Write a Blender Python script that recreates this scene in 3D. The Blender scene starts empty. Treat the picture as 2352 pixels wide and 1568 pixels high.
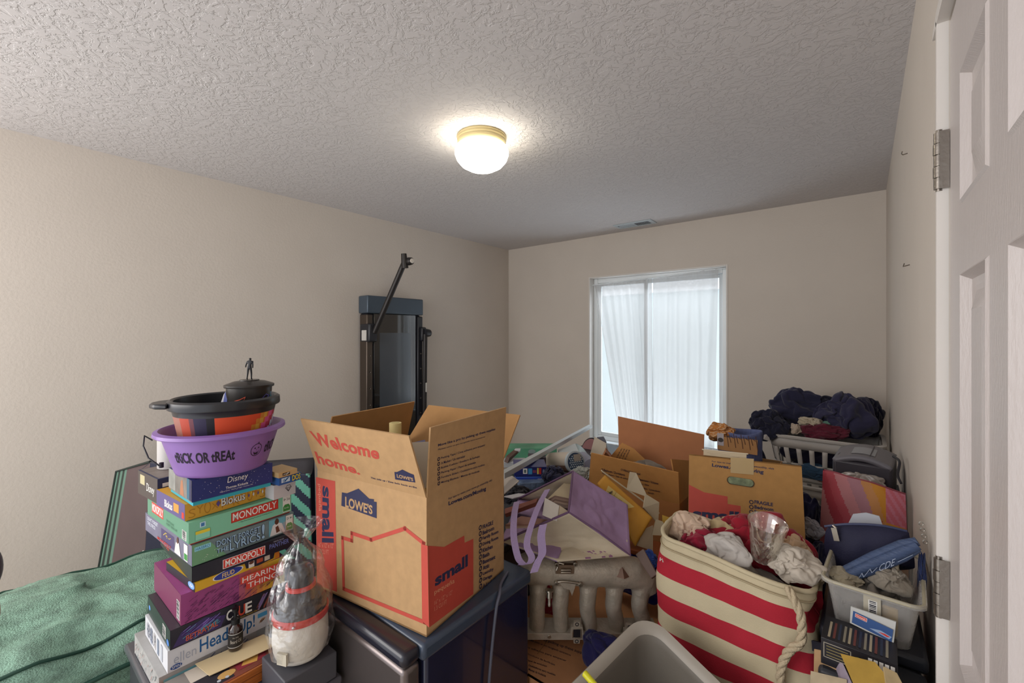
import bpy, math, random
from mathutils import Vector, Matrix, noise
# ---------------------------------------------------------------- camera, world, exposure
FPX = 998.0; TH = math.radians(38.96); CH = 1.5; CX, HY = 1176.0, 770.0
scene = bpy.context.scene
_cam = bpy.data.cameras.new('camera'); cam = bpy.data.objects.new('camera', _cam)
scene.collection.objects.link(cam); scene.camera = cam
_cam.sensor_width = 36; _cam.lens = 36 * FPX / 2352; _cam.shift_y = -14 / 2352; _cam.clip_start = .02
cam.location = (0, 0, CH); cam.rotation_euler = (math.radians(90), 0, TH)
world = bpy.data.worlds.new('daylight'); scene.world = world; world.use_nodes = True
_bg = world.node_tree.nodes['Background']; _bg.inputs[0].default_value = (.93, .95, 1, 1); _bg.inputs[1].default_value = .8
vs = scene.view_settings; vs.view_transform = 'Standard'; vs.look = 'None'; vs.gamma = 1; vs.use_curve_mapping = False
vs.exposure = 0.95
COL = scene.collection
def area_light(name, loc, rot, size, sy, power, color):
    l = bpy.data.lights.new(name, 'AREA'); l.shape = 'RECTANGLE'; l.size = size; l.size_y = sy; l.energy = power; l.color = color
    o = bpy.data.objects.new(name, l); COL.objects.link(o); o.location = loc; o.rotation_euler = rot; return o
# daylight through the window
area_light('window_daylight', (-1.43, 4.35, 2.75), (math.radians(-52), 0, 0), 1.6, .8, 62, (.78, .89, 1))
# daylight bounced up off the ground outside
area_light('ground_bounce', (-1.43, 4.5, .05), (math.radians(-128), 0, 0), 1.8, .8, 40, (.78, .89, 1))
# added fill light at the open room end behind the camera, brightens the room
area_light('added_fill_light', (-2.2, -1.25, 1.7), (math.radians(84), 0, math.radians(-22)), 2.4, 1.3, 22, (1, .95, .9))
# ---------------------------------------------------------------- projection helpers
F = Vector((-math.sin(TH), math.cos(TH), 0)); R = Vector((math.cos(TH), math.sin(TH), 0)); Z = Vector((0, 0, 1)); CAM = Vector((0, 0, CH))
def ray(px, py): return F + R * ((px - CX) / FPX) + Z * ((HY - py) / FPX)
def pt(px, py, d): return CAM + ray(px, py) * d
def onz(px, py, z): r = ray(px, py); return CAM + r * ((z - CH) / r.z)
def onx(px, py, x): r = ray(px, py); return CAM + r * (x / r.x)
def ony(px, py, y): r = ray(px, py); return CAM + r * (y / r.y)
# ---------------------------------------------------------------- materials
_mats = {}
def lin(c): return c / 12.92 if c <= .04045 else ((c + .055) / 1.055) ** 2.4
def rgb(h): h = h.lstrip('#'); return tuple(lin(int(h[i:i + 2], 16) / 255) for i in (0, 2, 4)) + (1,)
def mat(h, rough=.6, metal=0., var=0., vs_=8., bump=0., bs=200., spec=.4, coat=0., alpha=1., trans=0., sheen=0., name=None, stretch=None):
    key = (h, rough, metal, var, vs_, bump, bs, spec, coat, alpha, trans, sheen, stretch)
    if key in _mats: return _mats[key]
    m = bpy.data.materials.new(name or 'material_' + h.strip('#')); m.use_nodes = True
    nt = m.node_tree; b = nt.nodes['Principled BSDF']; c = rgb(h)
    b.inputs['Base Color'].default_value = c; b.inputs['Roughness'].default_value = rough; b.inputs['Metallic'].default_value = metal
    b.inputs['Specular IOR Level'].default_value = spec; b.inputs['Coat Weight'].default_value = coat
    b.inputs['Transmission Weight'].default_value = trans; b.inputs['Sheen Weight'].default_value = sheen; b.inputs['Alpha'].default_value = alpha
    tc = None
    if var or bump:
        tc = nt.nodes.new('ShaderNodeTexCoord'); mp = nt.nodes.new('ShaderNodeMapping'); nt.links.new(tc.outputs['Object'], mp.inputs[0])
        if stretch: mp.inputs['Scale'].default_value = stretch
    if var:
        n = nt.nodes.new('ShaderNodeTexNoise'); n.inputs['Scale'].default_value = vs_; n.inputs['Detail'].default_value = 6
        nt.links.new(mp.outputs[0], n.inputs['Vector'])
        r = nt.nodes.new('ShaderNodeValToRGB'); r.color_ramp.elements[0].position = .3; r.color_ramp.elements[1].position = .7
        r.color_ramp.elements[0].color = tuple(x * (1 - var) for x in c[:3]) + (1,)
        r.color_ramp.elements[1].color = tuple(min(1, x * (1 + var)) for x in c[:3]) + (1,)
        nt.links.new(n.outputs['Fac'], r.inputs[0]); nt.links.new(r.outputs[0], b.inputs['Base Color'])
    if bump:
        n = nt.nodes.new('ShaderNodeTexNoise'); n.inputs['Scale'].default_value = bs; n.inputs['Detail'].default_value = 4
        nt.links.new(mp.outputs[0], n.inputs['Vector'])
        bp = nt.nodes.new('ShaderNodeBump'); bp.inputs['Strength'].default_value = bump; bp.inputs['Distance'].default_value = .01
        nt.links.new(n.outputs['Fac'], bp.inputs['Height']); nt.links.new(bp.outputs[0], b.inputs['Normal'])
    _mats[key] = m; return m
def film(name, tint=(1, 1, 1, 1), clear=.8, rough=.12, bump=.4, metal=0.):
    m = bpy.data.materials.new(name); m.use_nodes = True; nt = m.node_tree; nt.nodes.clear()
    out = nt.nodes.new('ShaderNodeOutputMaterial'); mx = nt.nodes.new('ShaderNodeMixShader'); t = nt.nodes.new('ShaderNodeBsdfTransparent')
    p = nt.nodes.new('ShaderNodeBsdfPrincipled'); p.inputs['Base Color'].default_value = tint; p.inputs['Roughness'].default_value = rough; p.inputs['Metallic'].default_value = metal
    lw = nt.nodes.new('ShaderNodeLayerWeight'); lw.inputs['Blend'].default_value = .35
    mr = nt.nodes.new('ShaderNodeMapRange'); mr.inputs['To Min'].default_value = 1 - clear; mr.inputs['To Max'].default_value = min(1, 1 - clear + .5)
    nt.links.new(lw.outputs['Facing'], mr.inputs[0]); nt.links.new(mr.outputs[0], mx.inputs[0])
    if bump:
        tc = nt.nodes.new('ShaderNodeTexCoord'); n = nt.nodes.new('ShaderNodeTexNoise'); n.inputs['Scale'].default_value = 45
        bp = nt.nodes.new('ShaderNodeBump'); bp.inputs['Strength'].default_value = bump; bp.inputs['Distance'].default_value = .02
        nt.links.new(tc.outputs['Object'], n.inputs['Vector']); nt.links.new(n.outputs['Fac'], bp.inputs['Height']); nt.links.new(bp.outputs[0], p.inputs['Normal'])
    nt.links.new(t.outputs[0], mx.inputs[1]); nt.links.new(p.outputs[0], mx.inputs[2]); nt.links.new(mx.outputs[0], out.inputs[0]); return m
def emit(name, color, strength):
    m = bpy.data.materials.new(name); m.use_nodes = True; b = m.node_tree.nodes['Principled BSDF']
    b.inputs['Base Color'].default_value = color; b.inputs['Emission Color'].default_value = color; b.inputs['Emission Strength'].default_value = strength; return m
# ---------------------------------------------------------------- mesh builder
_tcache = {}
def text_mesh(s, bold=0., align='LEFT', shear=0., line=1.0):
    k = (s, bold, align, shear, line)
    if k not in _tcache:
        cu = bpy.data.curves.new('lettering', 'FONT'); cu.body = s; cu.offset = bold * .6; cu.align_x = align; cu.shear = shear; cu.space_line = line
        cu.resolution_u = 3; o = bpy.data.objects.new('lettering', cu); m = o.to_mesh()
        _tcache[k] = ([tuple(v.co) for v in m.vertices], [tuple(p.vertices) for p in m.polygons]); o.to_mesh_clear()
        bpy.data.objects.remove(o); bpy.data.curves.remove(cu)
    return _tcache[k]
class MB:
    def __init__(s): s.v = []; s.f = []; s.m = []; s.mats = []; s.sm = []
    def mi(s, m):
        if m not in s.mats: s.mats.append(m)
        return s.mats.index(m)
    def add(s, vs_, fs, m, smooth=False, M=None):
        o = len(s.v); i = s.mi(m)
        s.v += [tuple(M @ Vector(v)) if M else tuple(v) for v in vs_]
        for f in fs: s.f.append(tuple(o + k for k in f)); s.m.append(i); s.sm.append(smooth)
        return s
    def box(s, lo, hi, m, M=None):
        (a, b, c), (d, e, f) = lo, hi
        return s.add([(a, b, c), (d, b, c), (d, e, c), (a, e, c), (a, b, f), (d, b, f), (d, e, f), (a, e, f)],
              [(0, 3, 2, 1), (4, 5, 6, 7), (0, 1, 5, 4), (1, 2, 6, 5), (2, 3, 7, 6), (3, 0, 4, 7)], m, False, M)
    def prism(s, poly, z0, z1, m, M=None):
        n = len(poly); vs_ = [(x, y, z0) for x, y in poly] + [(x, y, z1) for x, y in poly]
        return s.add(vs_, [tuple(range(n))[::-1], tuple(range(n, 2 * n))] + [(i, (i + 1) % n, n + (i + 1) % n, n + i) for i in range(n)], m, False, M)
    def slab(s, pts, t, m):          # a panel of thickness t from 3D corner points
        pts = [Vector(p) for p in pts]; n = (pts[1] - pts[0]).cross(pts[-1] - pts[0]).normalized() * t; k = len(pts)
        return s.add(pts + [p - n for p in pts], [tuple(range(k)), tuple(range(k, 2 * k))[::-1]] + [(i, k + i, k + (i + 1) % k, (i + 1) % k) for i in range(k)], m)
    def tube(s, path, r, m, n=10, caps=True, flat=None):
        path = [Vector(p) for p in path]; rs = r if isinstance(r, (list, tuple)) else [r] * len(path); vs_ = []; up = None
        for i, p in enumerate(path):
            t = (path[min(i + 1, len(path) - 1)] - path[max(i - 1, 0)]).normalized()
            if up is None: up = t.orthogonal().normalized() if not flat else Vector(flat)
            a = (up - t * up.dot(t)).normalized(); up = a; b = t.cross(a)
            for k in range(n):
                w = 2 * math.pi * k / n; vs_.append(p + (a * math.cos(w) + b * math.sin(w)) * rs[i])
        fs = [(i * n + k, i * n + (k + 1) % n, (i + 1) * n + (k + 1) % n, (i + 1) * n + k) for i in range(len(path) - 1) for k in range(n)]
        if caps: fs += [tuple(range(n))[::-1], tuple(range((len(path) - 1) * n, len(path) * n))]
        return s.add(vs_, fs, m, True)
    def ribbon(s, path, side, w, t, m):   # flat strap
        path = [Vector(p) for p in path]; vs_ = []; side = Vector(side).normalized()
        for i, p in enumerate(path):
            tg = (path[min(i + 1, len(path) - 1)] - path[max(i - 1, 0)]).normalized(); n = tg.cross(side).normalized()
            vs_ += [p - side * w / 2 - n * t / 2, p + side * w / 2 - n * t / 2, p + side * w / 2 + n * t / 2, p - side * w / 2 + n * t / 2]
        fs = [(i * 4 + k, i * 4 + (k + 1) % 4, i * 4 + 4 + (k + 1) % 4, i * 4 + 4 + k) for i in range(len(path) - 1) for k in range(4)]
        return s.add(vs_, fs + [(3, 2, 1, 0), tuple(len(vs_) - 4 + k for k in range(4))], m, True)
    def lathe(s, prof, m, n=40, M=None, matfn=None, sx=1., sy=1., smooth=True):
        vs_ = [(r * math.cos(2 * math.pi * k / n) * sx, r * math.sin(2 * math.pi * k / n) * sy, z) for r, z in prof for k in range(n)]
        o = len(s.v); s.add(vs_, [], m, True, M); i0 = s.mi(m)
        for i in range(len(prof) - 1):
            for k in range(n):
                s.f.append((o + i * n + k, o + i * n + (k + 1) % n, o + (i + 1) * n + (k + 1) % n, o + (i + 1) * n + k)); s.sm.append(smooth)
                s.m.append(s.mi(matfn(360 * (k + .5) / n, i)) if matfn else i0)
        return s
    def grid(s, fn, nu, nv, m, matfn=None, closed=False):
        o = len(s.v); s.add([fn(i / nu, j / nv) for j in range(nv + 1) for i in range(nu + 1)], [], m)
        for j in range(nv):
            for i in range(nu):
                a = o + j * (nu + 1) + i; s.f.append((a, a + 1, a + nu + 2, a + nu + 1)); s.sm.append(True)
                s.m.append(s.mi(matfn((i + .5) / nu, (j + .5) / nv)) if matfn else s.mi(m))
        return s
    def build(s, name, parent=None, bevel=0, seg=2, solid=0, sub=0, auto=False, disp=None):
        me = bpy.data.meshes.new(name); me.from_pydata(s.v, [], s.f); me.update()
        for m in s.mats: me.materials.append(m)
        me.polygons.foreach_set('material_index', s.m); me.polygons.foreach_set('use_smooth', [x or auto for x in s.sm])
        if 0 < len(s.f) < 30000: me.set_sharp_from_angle(angle=math.radians(48))
        o = bpy.data.objects.new(name, me); COL.objects.link(o)
        if parent: o.parent = parent
        if solid: md = o.modifiers.new('solid', 'SOLIDIFY'); md.thickness = solid; md.offset = -1
        if bevel: md = o.modifiers.new('bevel', 'BEVEL'); md.width = bevel; md.segments = seg; md.limit_method = 'ANGLE'; md.angle_limit = .6
        if sub: md = o.modifiers.new('sub', 'SUBSURF'); md.levels = md.render_levels = sub
        return o
class Face:
    """A printed face: origin O, unit axes U (right) and V (up) in the thing's space; writes flat ink into mb."""
    def __init__(s, mb, O, U, V, world=None):
        s.mb = mb; s.O = Vector(O); s.U = Vector(U).normalized(); s.V = Vector(V).normalized(); s.N = s.U.cross(s.V); s.W = world; s.l = 0
    def P(s, u, v, h): return s.O + s.U * u + s.V * v + s.N * h
    def hgt(s): s.l += 1; return .0003 + s.l * .00006
    def poly(s, pts, m):
        h = s.hgt(); s.mb.add([s.P(u, v, h) for u, v in pts], [tuple(range(len(pts)))], m); return s
    def rect(s, a, b, c, d, m): return s.poly([(a, b), (c, b), (c, d), (a, d)], m)
    def oval(s, u, v, ru, rv, m, n=20): return s.poly([(u + ru * math.cos(2 * math.pi * k / n), v + rv * math.sin(2 * math.pi * k / n)) for k in range(n)], m)
    def line(s, pts, w, m, closed=False):
        n = len(pts); rng = range(n if closed else n - 1); h = s.hgt()
        for i in rng:
            a = Vector(pts[i]); b = Vector(pts[(i + 1) % n]); t = (b - a).normalized() * (w / 2); q = Vector((-t.y, t.x))
            s.mb.add([s.P(*(a - t - q), h), s.P(*(b + t - q), h), s.P(*(b + t + q), h), s.P(*(a - t + q), h)], [(0, 1, 2, 3)], m)
        return s
    def text(s, str_, a, b, c, d, m, bold=.0, rot=0, shear=0., align='LEFT', line=1., tilt=0., corners=None):
        vs_, fs = text_mesh(str_, bold, align, shear, line); xs = [v[0] for v in vs_]; ys = [v[1] for v in vs_]
        x0, x1, y0, y1 = min(xs), max(xs), min(ys), max(ys); h = s.hgt(); out = []
        for x, y, _ in vs_:
            p, q = (x - x0) / (x1 - x0), (y - y0) / (y1 - y0)
            if rot == 90: p, q = 1 - q, p
            if rot == -90: p, q = q, 1 - p
            if rot == 180: p, q = 1 - p, 1 - q
            if corners:
                A, B, C_, D = [Vector(k) for k in corners]; w = (A * (1 - p) + B * p) * (1 - q) + (D * (1 - p) + C_ * p) * q; out.append(s.P(w.x, w.y, h))
            else: out.append(s.P(a + (c - a) * p, b + (d - b) * q + tilt * (p - .5), h))
        s.mb.add(out, fs, m); return s
    def uv(s, px, py):               # where a sight line meets this face
        O = s.W @ s.O; U = (s.W.to_3x3() @ s.U).normalized(); V = (s.W.to_3x3() @ s.V).normalized(); N = U.cross(V)
        r = ray(px, py); p = CAM + r * ((O - CAM).dot(N) / r.dot(N)) - O; return (p.dot(U), p.dot(V))
def tag(o, label, cat, group=None):
    o['label'] = label; o['category'] = cat
    if group: o['group'] = group
    return o
def thing(name, label, cat, M=None, group=None):
    o = bpy.data.objects.new(name, None); COL.objects.link(o); o.empty_display_size = .05
    if M is not None: o.matrix_world = M if isinstance(M, Matrix) else Matrix.Translation(Vector(M))
    return tag(o, label, cat, group)
def struct(o): o['kind'] = 'structure'; return o
def basis(O, X, Y, Zv=None):
    X = Vector(X).normalized(); Zv = Vector(Zv).normalized() if Zv is not None else X.cross(Vector(Y)).normalized(); Y = Zv.cross(X).normalized()
    return Matrix.Translation(Vector(O)) @ Matrix((X, Y, X.cross(Y))).transposed().to_4x4()
def rz(loc, deg): return Matrix.Translation(Vector(loc)) @ Matrix.Rotation(math.radians(deg), 4, 'Z')
def quad(a, b, c, d): return lambda u, v: (a.lerp(b, u)).lerp(d.lerp(c, u), v)
# ---------------------------------------------------------------- crumpled cloth shapes, settled once with the cloth solver and reused for every garment
import bmesh
def ball(sub):
    bm = bmesh.new(); bmesh.ops.create_icosphere(bm, subdivisions=sub, radius=1); v = [p.co.copy() for p in bm.verts]; f = [tuple(q.index for q in p.verts) for p in bm.faces]; bm.free(); return v, f
def drape_shapes(n=4, frames=22):
    made = []; col = []; V5, F5 = ball(6); V4, F4 = ball(4); mm = mat('#808080'); g0 = scene.gravity.copy(); scene.gravity = (0, 0, -2)
    for k in range(n):
        X0 = 40 + 4 * k
        def lump(d, s): return d * s * (1 + .22 * noise.noise(d * 1.5 + Vector((k * 5.3, 2, 1))))
        for rad, flip in ((.36, 0), (.56, 1)):
            c = MB().add([lump(d, rad) + Vector((X0, 0, 0)) for d in V4], [f[::-1] if flip else f for f in F4], mm).build('drape_mould'); c.modifiers.new('c', 'COLLISION')
            c.collision.thickness_outer = .01; c.collision.cloth_friction = 3; c.collision.use_culling = False; col.append(c)
        s = MB().add([lump(d, .46 + .03 * noise.noise(d * 4 + Vector((k, 7, 2)))) + Vector((X0, 0, 0)) for d in V5], F5, mm, True).build('drape_ball'); cm = s.modifiers.new('cloth', 'CLOTH'); cs = cm.settings
        cs.quality = 7; cs.mass = .3; cs.tension_stiffness = 15; cs.compression_stiffness = 15; cs.shear_stiffness = 5; cs.bending_stiffness = 2.2; cs.air_damping = 2
        cs.shrink_min = cs.shrink_max = -.40; cm.collision_settings.distance_min = .008; cm.collision_settings.use_self_collision = False
        cm.point_cache.frame_start = 1; cm.point_cache.frame_end = frames + 1; made.append((s, X0))
    for f in range(1, frames + 1): scene.frame_set(f)
    dg = bpy.context.evaluated_depsgraph_get(); out = []
    for s, X0 in made:
        me = s.evaluated_get(dg).to_mesh(); P = [Vector((v.co.x - X0, v.co.y, v.co.z)) / .55 for v in me.vertices]; nb = [[] for _ in P]; fs = [tuple(p.vertices) for p in me.polygons]
        for e in me.edges: a, b = e.vertices; nb[a].append(b); nb[b].append(a)
        for _ in range(2): P = [P[i] * .4 + sum((P[j] for j in nb[i]), Vector()) * (.6 / len(nb[i])) for i in range(len(P))]
        out.append((P, fs)); s.evaluated_get(dg).to_mesh_clear()
    for o in [s for s, _ in made] + col:
        me = o.data; bpy.data.objects.remove(o); bpy.data.meshes.remove(me)
    scene.frame_set(1); scene.gravity = g0; return out
DRAPES = drape_shapes()
def drape(mb, c, r, m, seed=0, ax=0., matfn=None, jit=.18, zmin=-.75):
    vs_, fs = DRAPES[seed % len(DRAPES)]; c = Vector(c); Q = Matrix.Rotation(seed * 2.1, 3, 'Z') @ Matrix.Rotation(seed * 1.27, 3, 'X'); a = math.radians(ax); ca, sa = math.cos(a), math.sin(a); pts = []
    for v in vs_:
        v = Q @ v; w = noise.noise_vector(v * 1.3 + Vector((seed * 3.1, 0, 0))) * jit; x, y, z = (v.x + w.x) * r[0], (v.y + w.y) * r[1], (v.z + w.z) * r[2]; z = max(z, zmin * r[2])
        pts.append((c.x + x * ca - y * sa, c.y + x * sa + y * ca, c.z + z))
    mb.add(pts, fs, m, True)
    if matfn:
        for k, f in enumerate(fs): p = vs_[f[0]]; mb.m[len(mb.f) - len(fs) + k] = mb.mi(matfn(p.x * .5 + .5, p.y * .5 + .5))
    return mb
# ---------------------------------------------------------------- the room
XL, XR, YB, YF, CZ = -3.04, .115, 3.70, -1.05, 2.44
def wall_mat():
    m = mat('#cfc6bc', .75, var=.02, vs_=3, bump=.12, bs=90, spec=.2, name='painted_drywall'); return m
WALL = wall_mat(); WHITE = mat('#d9d4ce', .45, var=.01, bump=.03, bs=60, name='white_trim_paint')
def ceiling_mat():
    m = bpy.data.materials.new('stomp_textured_ceiling'); m.use_nodes = True; nt = m.node_tree; b = nt.nodes['Principled BSDF']
    b.inputs['Base Color'].default_value = rgb('#d2cece'); b.inputs['Roughness'].default_value = .85; b.inputs['Specular IOR Level'].default_value = .2
    tc = nt.nodes.new('ShaderNodeTexCoord'); w = nt.nodes.new('ShaderNodeTexNoise'); w.inputs['Scale'].default_value = 9; w.inputs['Detail'].default_value = 3
    add = nt.nodes.new('ShaderNodeVectorMath'); add.operation = 'MULTIPLY_ADD'; add.inputs[1].default_value = (.12, .12, .12)
    nt.links.new(tc.outputs['Object'], w.inputs['Vector']); nt.links.new(w.outputs['Color'], add.inputs[0]); nt.links.new(tc.outputs['Object'], add.inputs[2])
    n = nt.nodes.new('ShaderNodeTexNoise'); n.inputs['Scale'].default_value = 37; n.inputs['Detail'].default_value = 5; n.inputs['Roughness'].default_value = .6
    nt.links.new(add.outputs[0], n.inputs['Vector'])
    r = nt.nodes.new('ShaderNodeValToRGB'); r.color_ramp.elements[0].position = .44; r.color_ramp.elements[1].position = .53
    nt.links.new(n.outputs['Fac'], r.inputs[0]); bp = nt.nodes.new('ShaderNodeBump'); bp.inputs['Strength'].default_value = .55; bp.inputs['Distance'].default_value = .004
    nt.links.new(r.outputs[0], bp.inputs['Height']); nt.links.new(bp.outputs[0], b.inputs['Normal']); return m
struct(MB().box((XL - .1, YF, -.1), (XR + .6, YB + .1, 0), mat('#b8a88f', .95, var=.15, vs_=40, bump=.5, bs=300, name='carpet')).build('floor'))
struct(MB().box((XL - .1, YF, CZ), (XR + .6, YB + .3, CZ + .1), ceiling_mat()).build('ceiling'))
struct(MB().box((XL - .1, YF, 0), (XL, YB, CZ), WALL).build('wall_left'))
# back wall with the window opening
WX0, WX1, WZ0, WZ1 = -2.034, -.835, .50, 2.045
wb = MB(); 
for lo, hi in [((XL - .1, YB, 0), (WX0, YB + .14, CZ)), ((WX1, YB, 0), (XR + .6, YB + .14, CZ)), ((WX0, YB, 0), (WX1, YB + .14, WZ0)), ((WX0, YB, WZ1), (WX1, YB + .14, CZ))]: wb.box(lo, hi, WALL)
struct(wb.build('wall_back'))
# right wall, flush closet door
wr = MB().box((XR, 1.06, 0), (XR + .12, YB, CZ), WALL).box((XR, .30, 2.045), (XR + .12, 1.06, CZ), WALL).box((XR, YF, 0), (XR + .12, .30, CZ), WALL)
struct(wr.build('wall_right'))
tr = MB()
def casing(mb, a, b, horiz=False):
    prof = [(0, 0), (.056, 0), (.056, .006), (.05, .011), (.03, .013), (.012, .0155), (0, .0155)]
    for i in range(len(prof)):
        p, q = prof[i], prof[(i + 1) % len(prof)]
        if horiz: mb.add([(XR - p[1], a, 2.045 + p[0]), (XR - p[1], b, 2.045 + p[0]), (XR - q[1], b, 2.045 + q[0]), (XR - q[1], a, 2.045 + q[0])], [(0, 1, 2, 3)], WHITE)
        else: mb.add([(XR - p[1], a + p[0] * b, 0), (XR - p[1], a + p[0] * b, 2.045 + p[0]), (XR - q[1], a + q[0] * b, 2.045 + q[0]), (XR - q[1], a + q[0] * b, 0)], [(0, 1, 2, 3)], WHITE)
casing(tr, 1.06, 1); casing(tr, .30, -1); casing(tr, .244, 1.116, True)
struct(tr.build('trim_1'))
struct(MB().box((XR - .012, 1.12, 0), (XR, YB, .085), WHITE).build('baseboard_right'))
struct(MB().box((XL, YF, 0), (XL + .012, YB, .085), WHITE).build('baseboard_left'))
struct(MB().box((XL, YB - .012, 0), (XR, YB, .085), WHITE).build('baseboard_back'))
# six panel door leaf in the plane of the right wall
DOORM = mat('#bfb7b4', .38, var=.015, bump=.16, bs=55, stretch=(1, 9, 1), name='wood_grain_door_paint')
dx = XR + .001; d = MB(); ys = [1.052, .938, .755, .657, .474, .36]; zs = [.012, .24, .84, 1.0, 1.595, 1.70, 1.90, 2.038]
def dq(y0, z0, y1, z1, x=0., m=DOORM): d.add([(dx + x, y0, z0), (dx + x, y1, z0), (dx + x, y1, z1), (dx + x, y0, z1)], [(0, 3, 2, 1)], m)
for i in range(5):
    for j in range(7):
        if i in (1, 3) and j in (1, 3, 5):
            y0, y1, z0, z1 = ys[i], ys[i + 1], zs[j], zs[j + 1]; rings = [(0, 0), (.004, -.003), (.012, .009), (.022, .011), (.03, .011), (.055, .003), (.058, .002)]
            rr = [[(dx + x, y0 - k, z0 + k), (dx + x, y1 + k, z0 + k), (dx + x, y1 + k, z1 - k), (dx + x, y0 - k, z1 - k)] for k, x in rings]
            for a, b in zip(rr, rr[1:]): d.add(a + b, [(q, q + 4, (q + 1) % 4 + 4, (q + 1) % 4) for q in range(4)], DOORM)
            d.add(rr[-1], [(0, 3, 2, 1)], DOORM)
        else: dq(ys[i], zs[j], ys[i + 1], zs[j + 1])
d.box((dx + .012, .36, .012), (dx + .035, 1.052, 2.038), DOORM)
door = struct(d.build('door_1'))
NICK = mat('#8d867e', .32, .9, bump=.05, bs=120, name='brushed_nickel')
for zc in (1.805, 1.06, .30):
    h = MB(); y = 1.062
    for k in range(5):
        h.tube([(XR - .012, y, zc - .05 + k * .02 + .0008), (XR - .012, y, zc - .05 + (k + 1) * .02 - .0008)], .0078 if k % 2 else .0070, NICK, 14)
    h.tube([(XR - .012, y, zc - .053), (XR - .012, y, zc + .054)], .0045, NICK, 10)
    h.box((XR - .012, 1.0535, zc - .05), (XR + .0005, 1.0555, zc + .05), NICK).build('hinge', door)
knob = MB().lathe([(0, 0), (.03, 0), (.03, .006), (.012, .01), (.011, .035), (.026, .045), (.027, .06), (.015, .068), (0, .069)], NICK, 24, Matrix.Translation((dx, .41, .95)) @ Matrix.Rotation(-math.pi / 2, 4, 'Y')).build('door_handle', door)
for px, py, dz in ((2085, 350, 0), (2090, 607, 1)):
    p = onx(px, py, XR); n = MB().tube([p + Vector((0, .008, 0)), p + Vector((-.012, .003, -.004)), p + Vector((-.016, -.006, -.006 if dz else -.002)), p + Vector((-.014, -.012, .003))], .0016, NICK, 6)
    tag(n.build('picture_hook'), 'small bent metal hook in the right wall, ' + ('the lower one below the other hook' if dz else 'the upper one near the door hinge'), 'hook')
# ---- window
V_ = mat('#dfe4e6', .35, name='white_vinyl'); win = struct(thing('window_1', '', '')); del win['label']; del win['category']
yw = YB + .075; fr = MB(); t = .045
fr.box((WX0, yw, WZ0), (WX0 + t, yw + .06, WZ1), V_).box((WX1 - t, yw, WZ0), (WX1, yw + .06, WZ1), V_).box((WX0 + t, yw, WZ1 - t), (WX1 - t, yw + .06, WZ1), V_).box((WX0 + t, yw, WZ0), (WX1 - t, yw + .06, WZ0 + t), V_)
fr.build('window_frame', win, bevel=.004)
GL = film('window_glass', (.9, .97, 1, 1), .93, .02, 0)
xm = -1.52
for a, b, yy in ((WX0 + t, xm + .02, yw + .005), (xm - .02, WX1 - t, yw + .03)):
    s = MB(); q = .032; z0, z1 = WZ0 + t, WZ1 - t
    s.box((a, yy, z0), (a + q, yy + .022, z1), V_).box((b - q, yy, z0), (b, yy + .022, z1), V_).box((a + q, yy, z1 - q), (b - q, yy + .022, z1), V_).box((a + q, yy, z0), (b - q, yy + .022, z0 + q), V_)
    so = s.build('window_sash', win, bevel=.003); MB().box((a + q, yy + .009, z0 + q), (b - q, yy + .013, z1 - q), GL).build('window_pane', so)
struct(MB().box((WX0 - .012, YB - .006, WZ0 - .018), (WX1 + .012, yw, WZ0 + .002), V_).build('trim_2', bevel=.003))
# corner bead returns of the opening read as a pale edge
cb = MB()
for a, b, c, e in ((WX0 - .012, WX0 + .001, WZ0, WZ1 + .012), (WX1 - .001, WX1 + .012, WZ0, WZ1 + .012), (WX0, WX1, WZ1 - .001, WZ1 + .012)):
    cb.box((a, YB - .004, c), (b, YB + .074, e), WHITE)
struct(cb.build('trim_3', bevel=.002))
# curtains: sheer fabric
def sheer(name, base, clear):
    m = bpy.data.materials.new(name); m.use_nodes = True; nt = m.node_tree; nt.nodes.clear(); out = nt.nodes.new('ShaderNodeOutputMaterial')
    mx = nt.nodes.new('ShaderNodeMixShader'); mx2 = nt.nodes.new('ShaderNodeMixShader'); t_ = nt.nodes.new('ShaderNodeBsdfTransparent'); tl = nt.nodes.new('ShaderNodeBsdfTranslucent'); df = nt.nodes.new('ShaderNodeBsdfDiffuse')
    tl.inputs[0].default_value = base; df.inputs[0].default_value = base; mx.inputs[0].default_value = .5; nt.links.new(tl.outputs[0], mx.inputs[1]); nt.links.new(df.outputs[0], mx.inputs[2])
    mx2.inputs[0].default_value = clear; nt.links.new(mx.outputs[0], mx2.inputs[1]); nt.links.new(t_.outputs[0], mx2.inputs[2]); nt.links.new(mx2.outputs[0], out.inputs[0]); return m
SH = sheer('sheer_curtain_fabric', rgb('#bcb9b6'), .34)
def curtain(name, TL, TR, BR, BL, nf, amp, label, sag=0):
    c = MB(); TL, TR, BR, BL = map(Vector, (TL, TR, BR, BL))
    def fn(u, v):
        p = TL.lerp(TR, u).lerp(BL.lerp(BR, u), v); w = math.sin(u * nf * 2 * math.pi + 1.3 * noise.noise(Vector((u * 5, v * 2, 3)))) * amp * (.6 + .6 * v)
        return p + Vector((0, w + .01 * noise.noise(Vector((u * 9, v * 3, 1))), sag * 4 * u * (1 - u) * (1 - v)))
    c.grid(fn, 90, 24, SH); o = c.build(name); tag(o, label, 'curtain', None); return o
yc = YB + .035
rod = MB().tube([(WX0 + .01, yc, WZ1 - .062), (WX1 - .012, yc, WZ1 - .012)], .004, V_, 10); tag(rod.build('curtain_rod'), 'thin white tension rod across the top of the window recess', 'rod')
def bw(px, py): return ony(px, py, yc)
curtain('curtain', bw(1366, 655), bw(1497, 640), bw(1502, 1060), bw(1432, 1060), 7, .011, 'sheer white curtain panel pulled aslant, the left one in the window')
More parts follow.
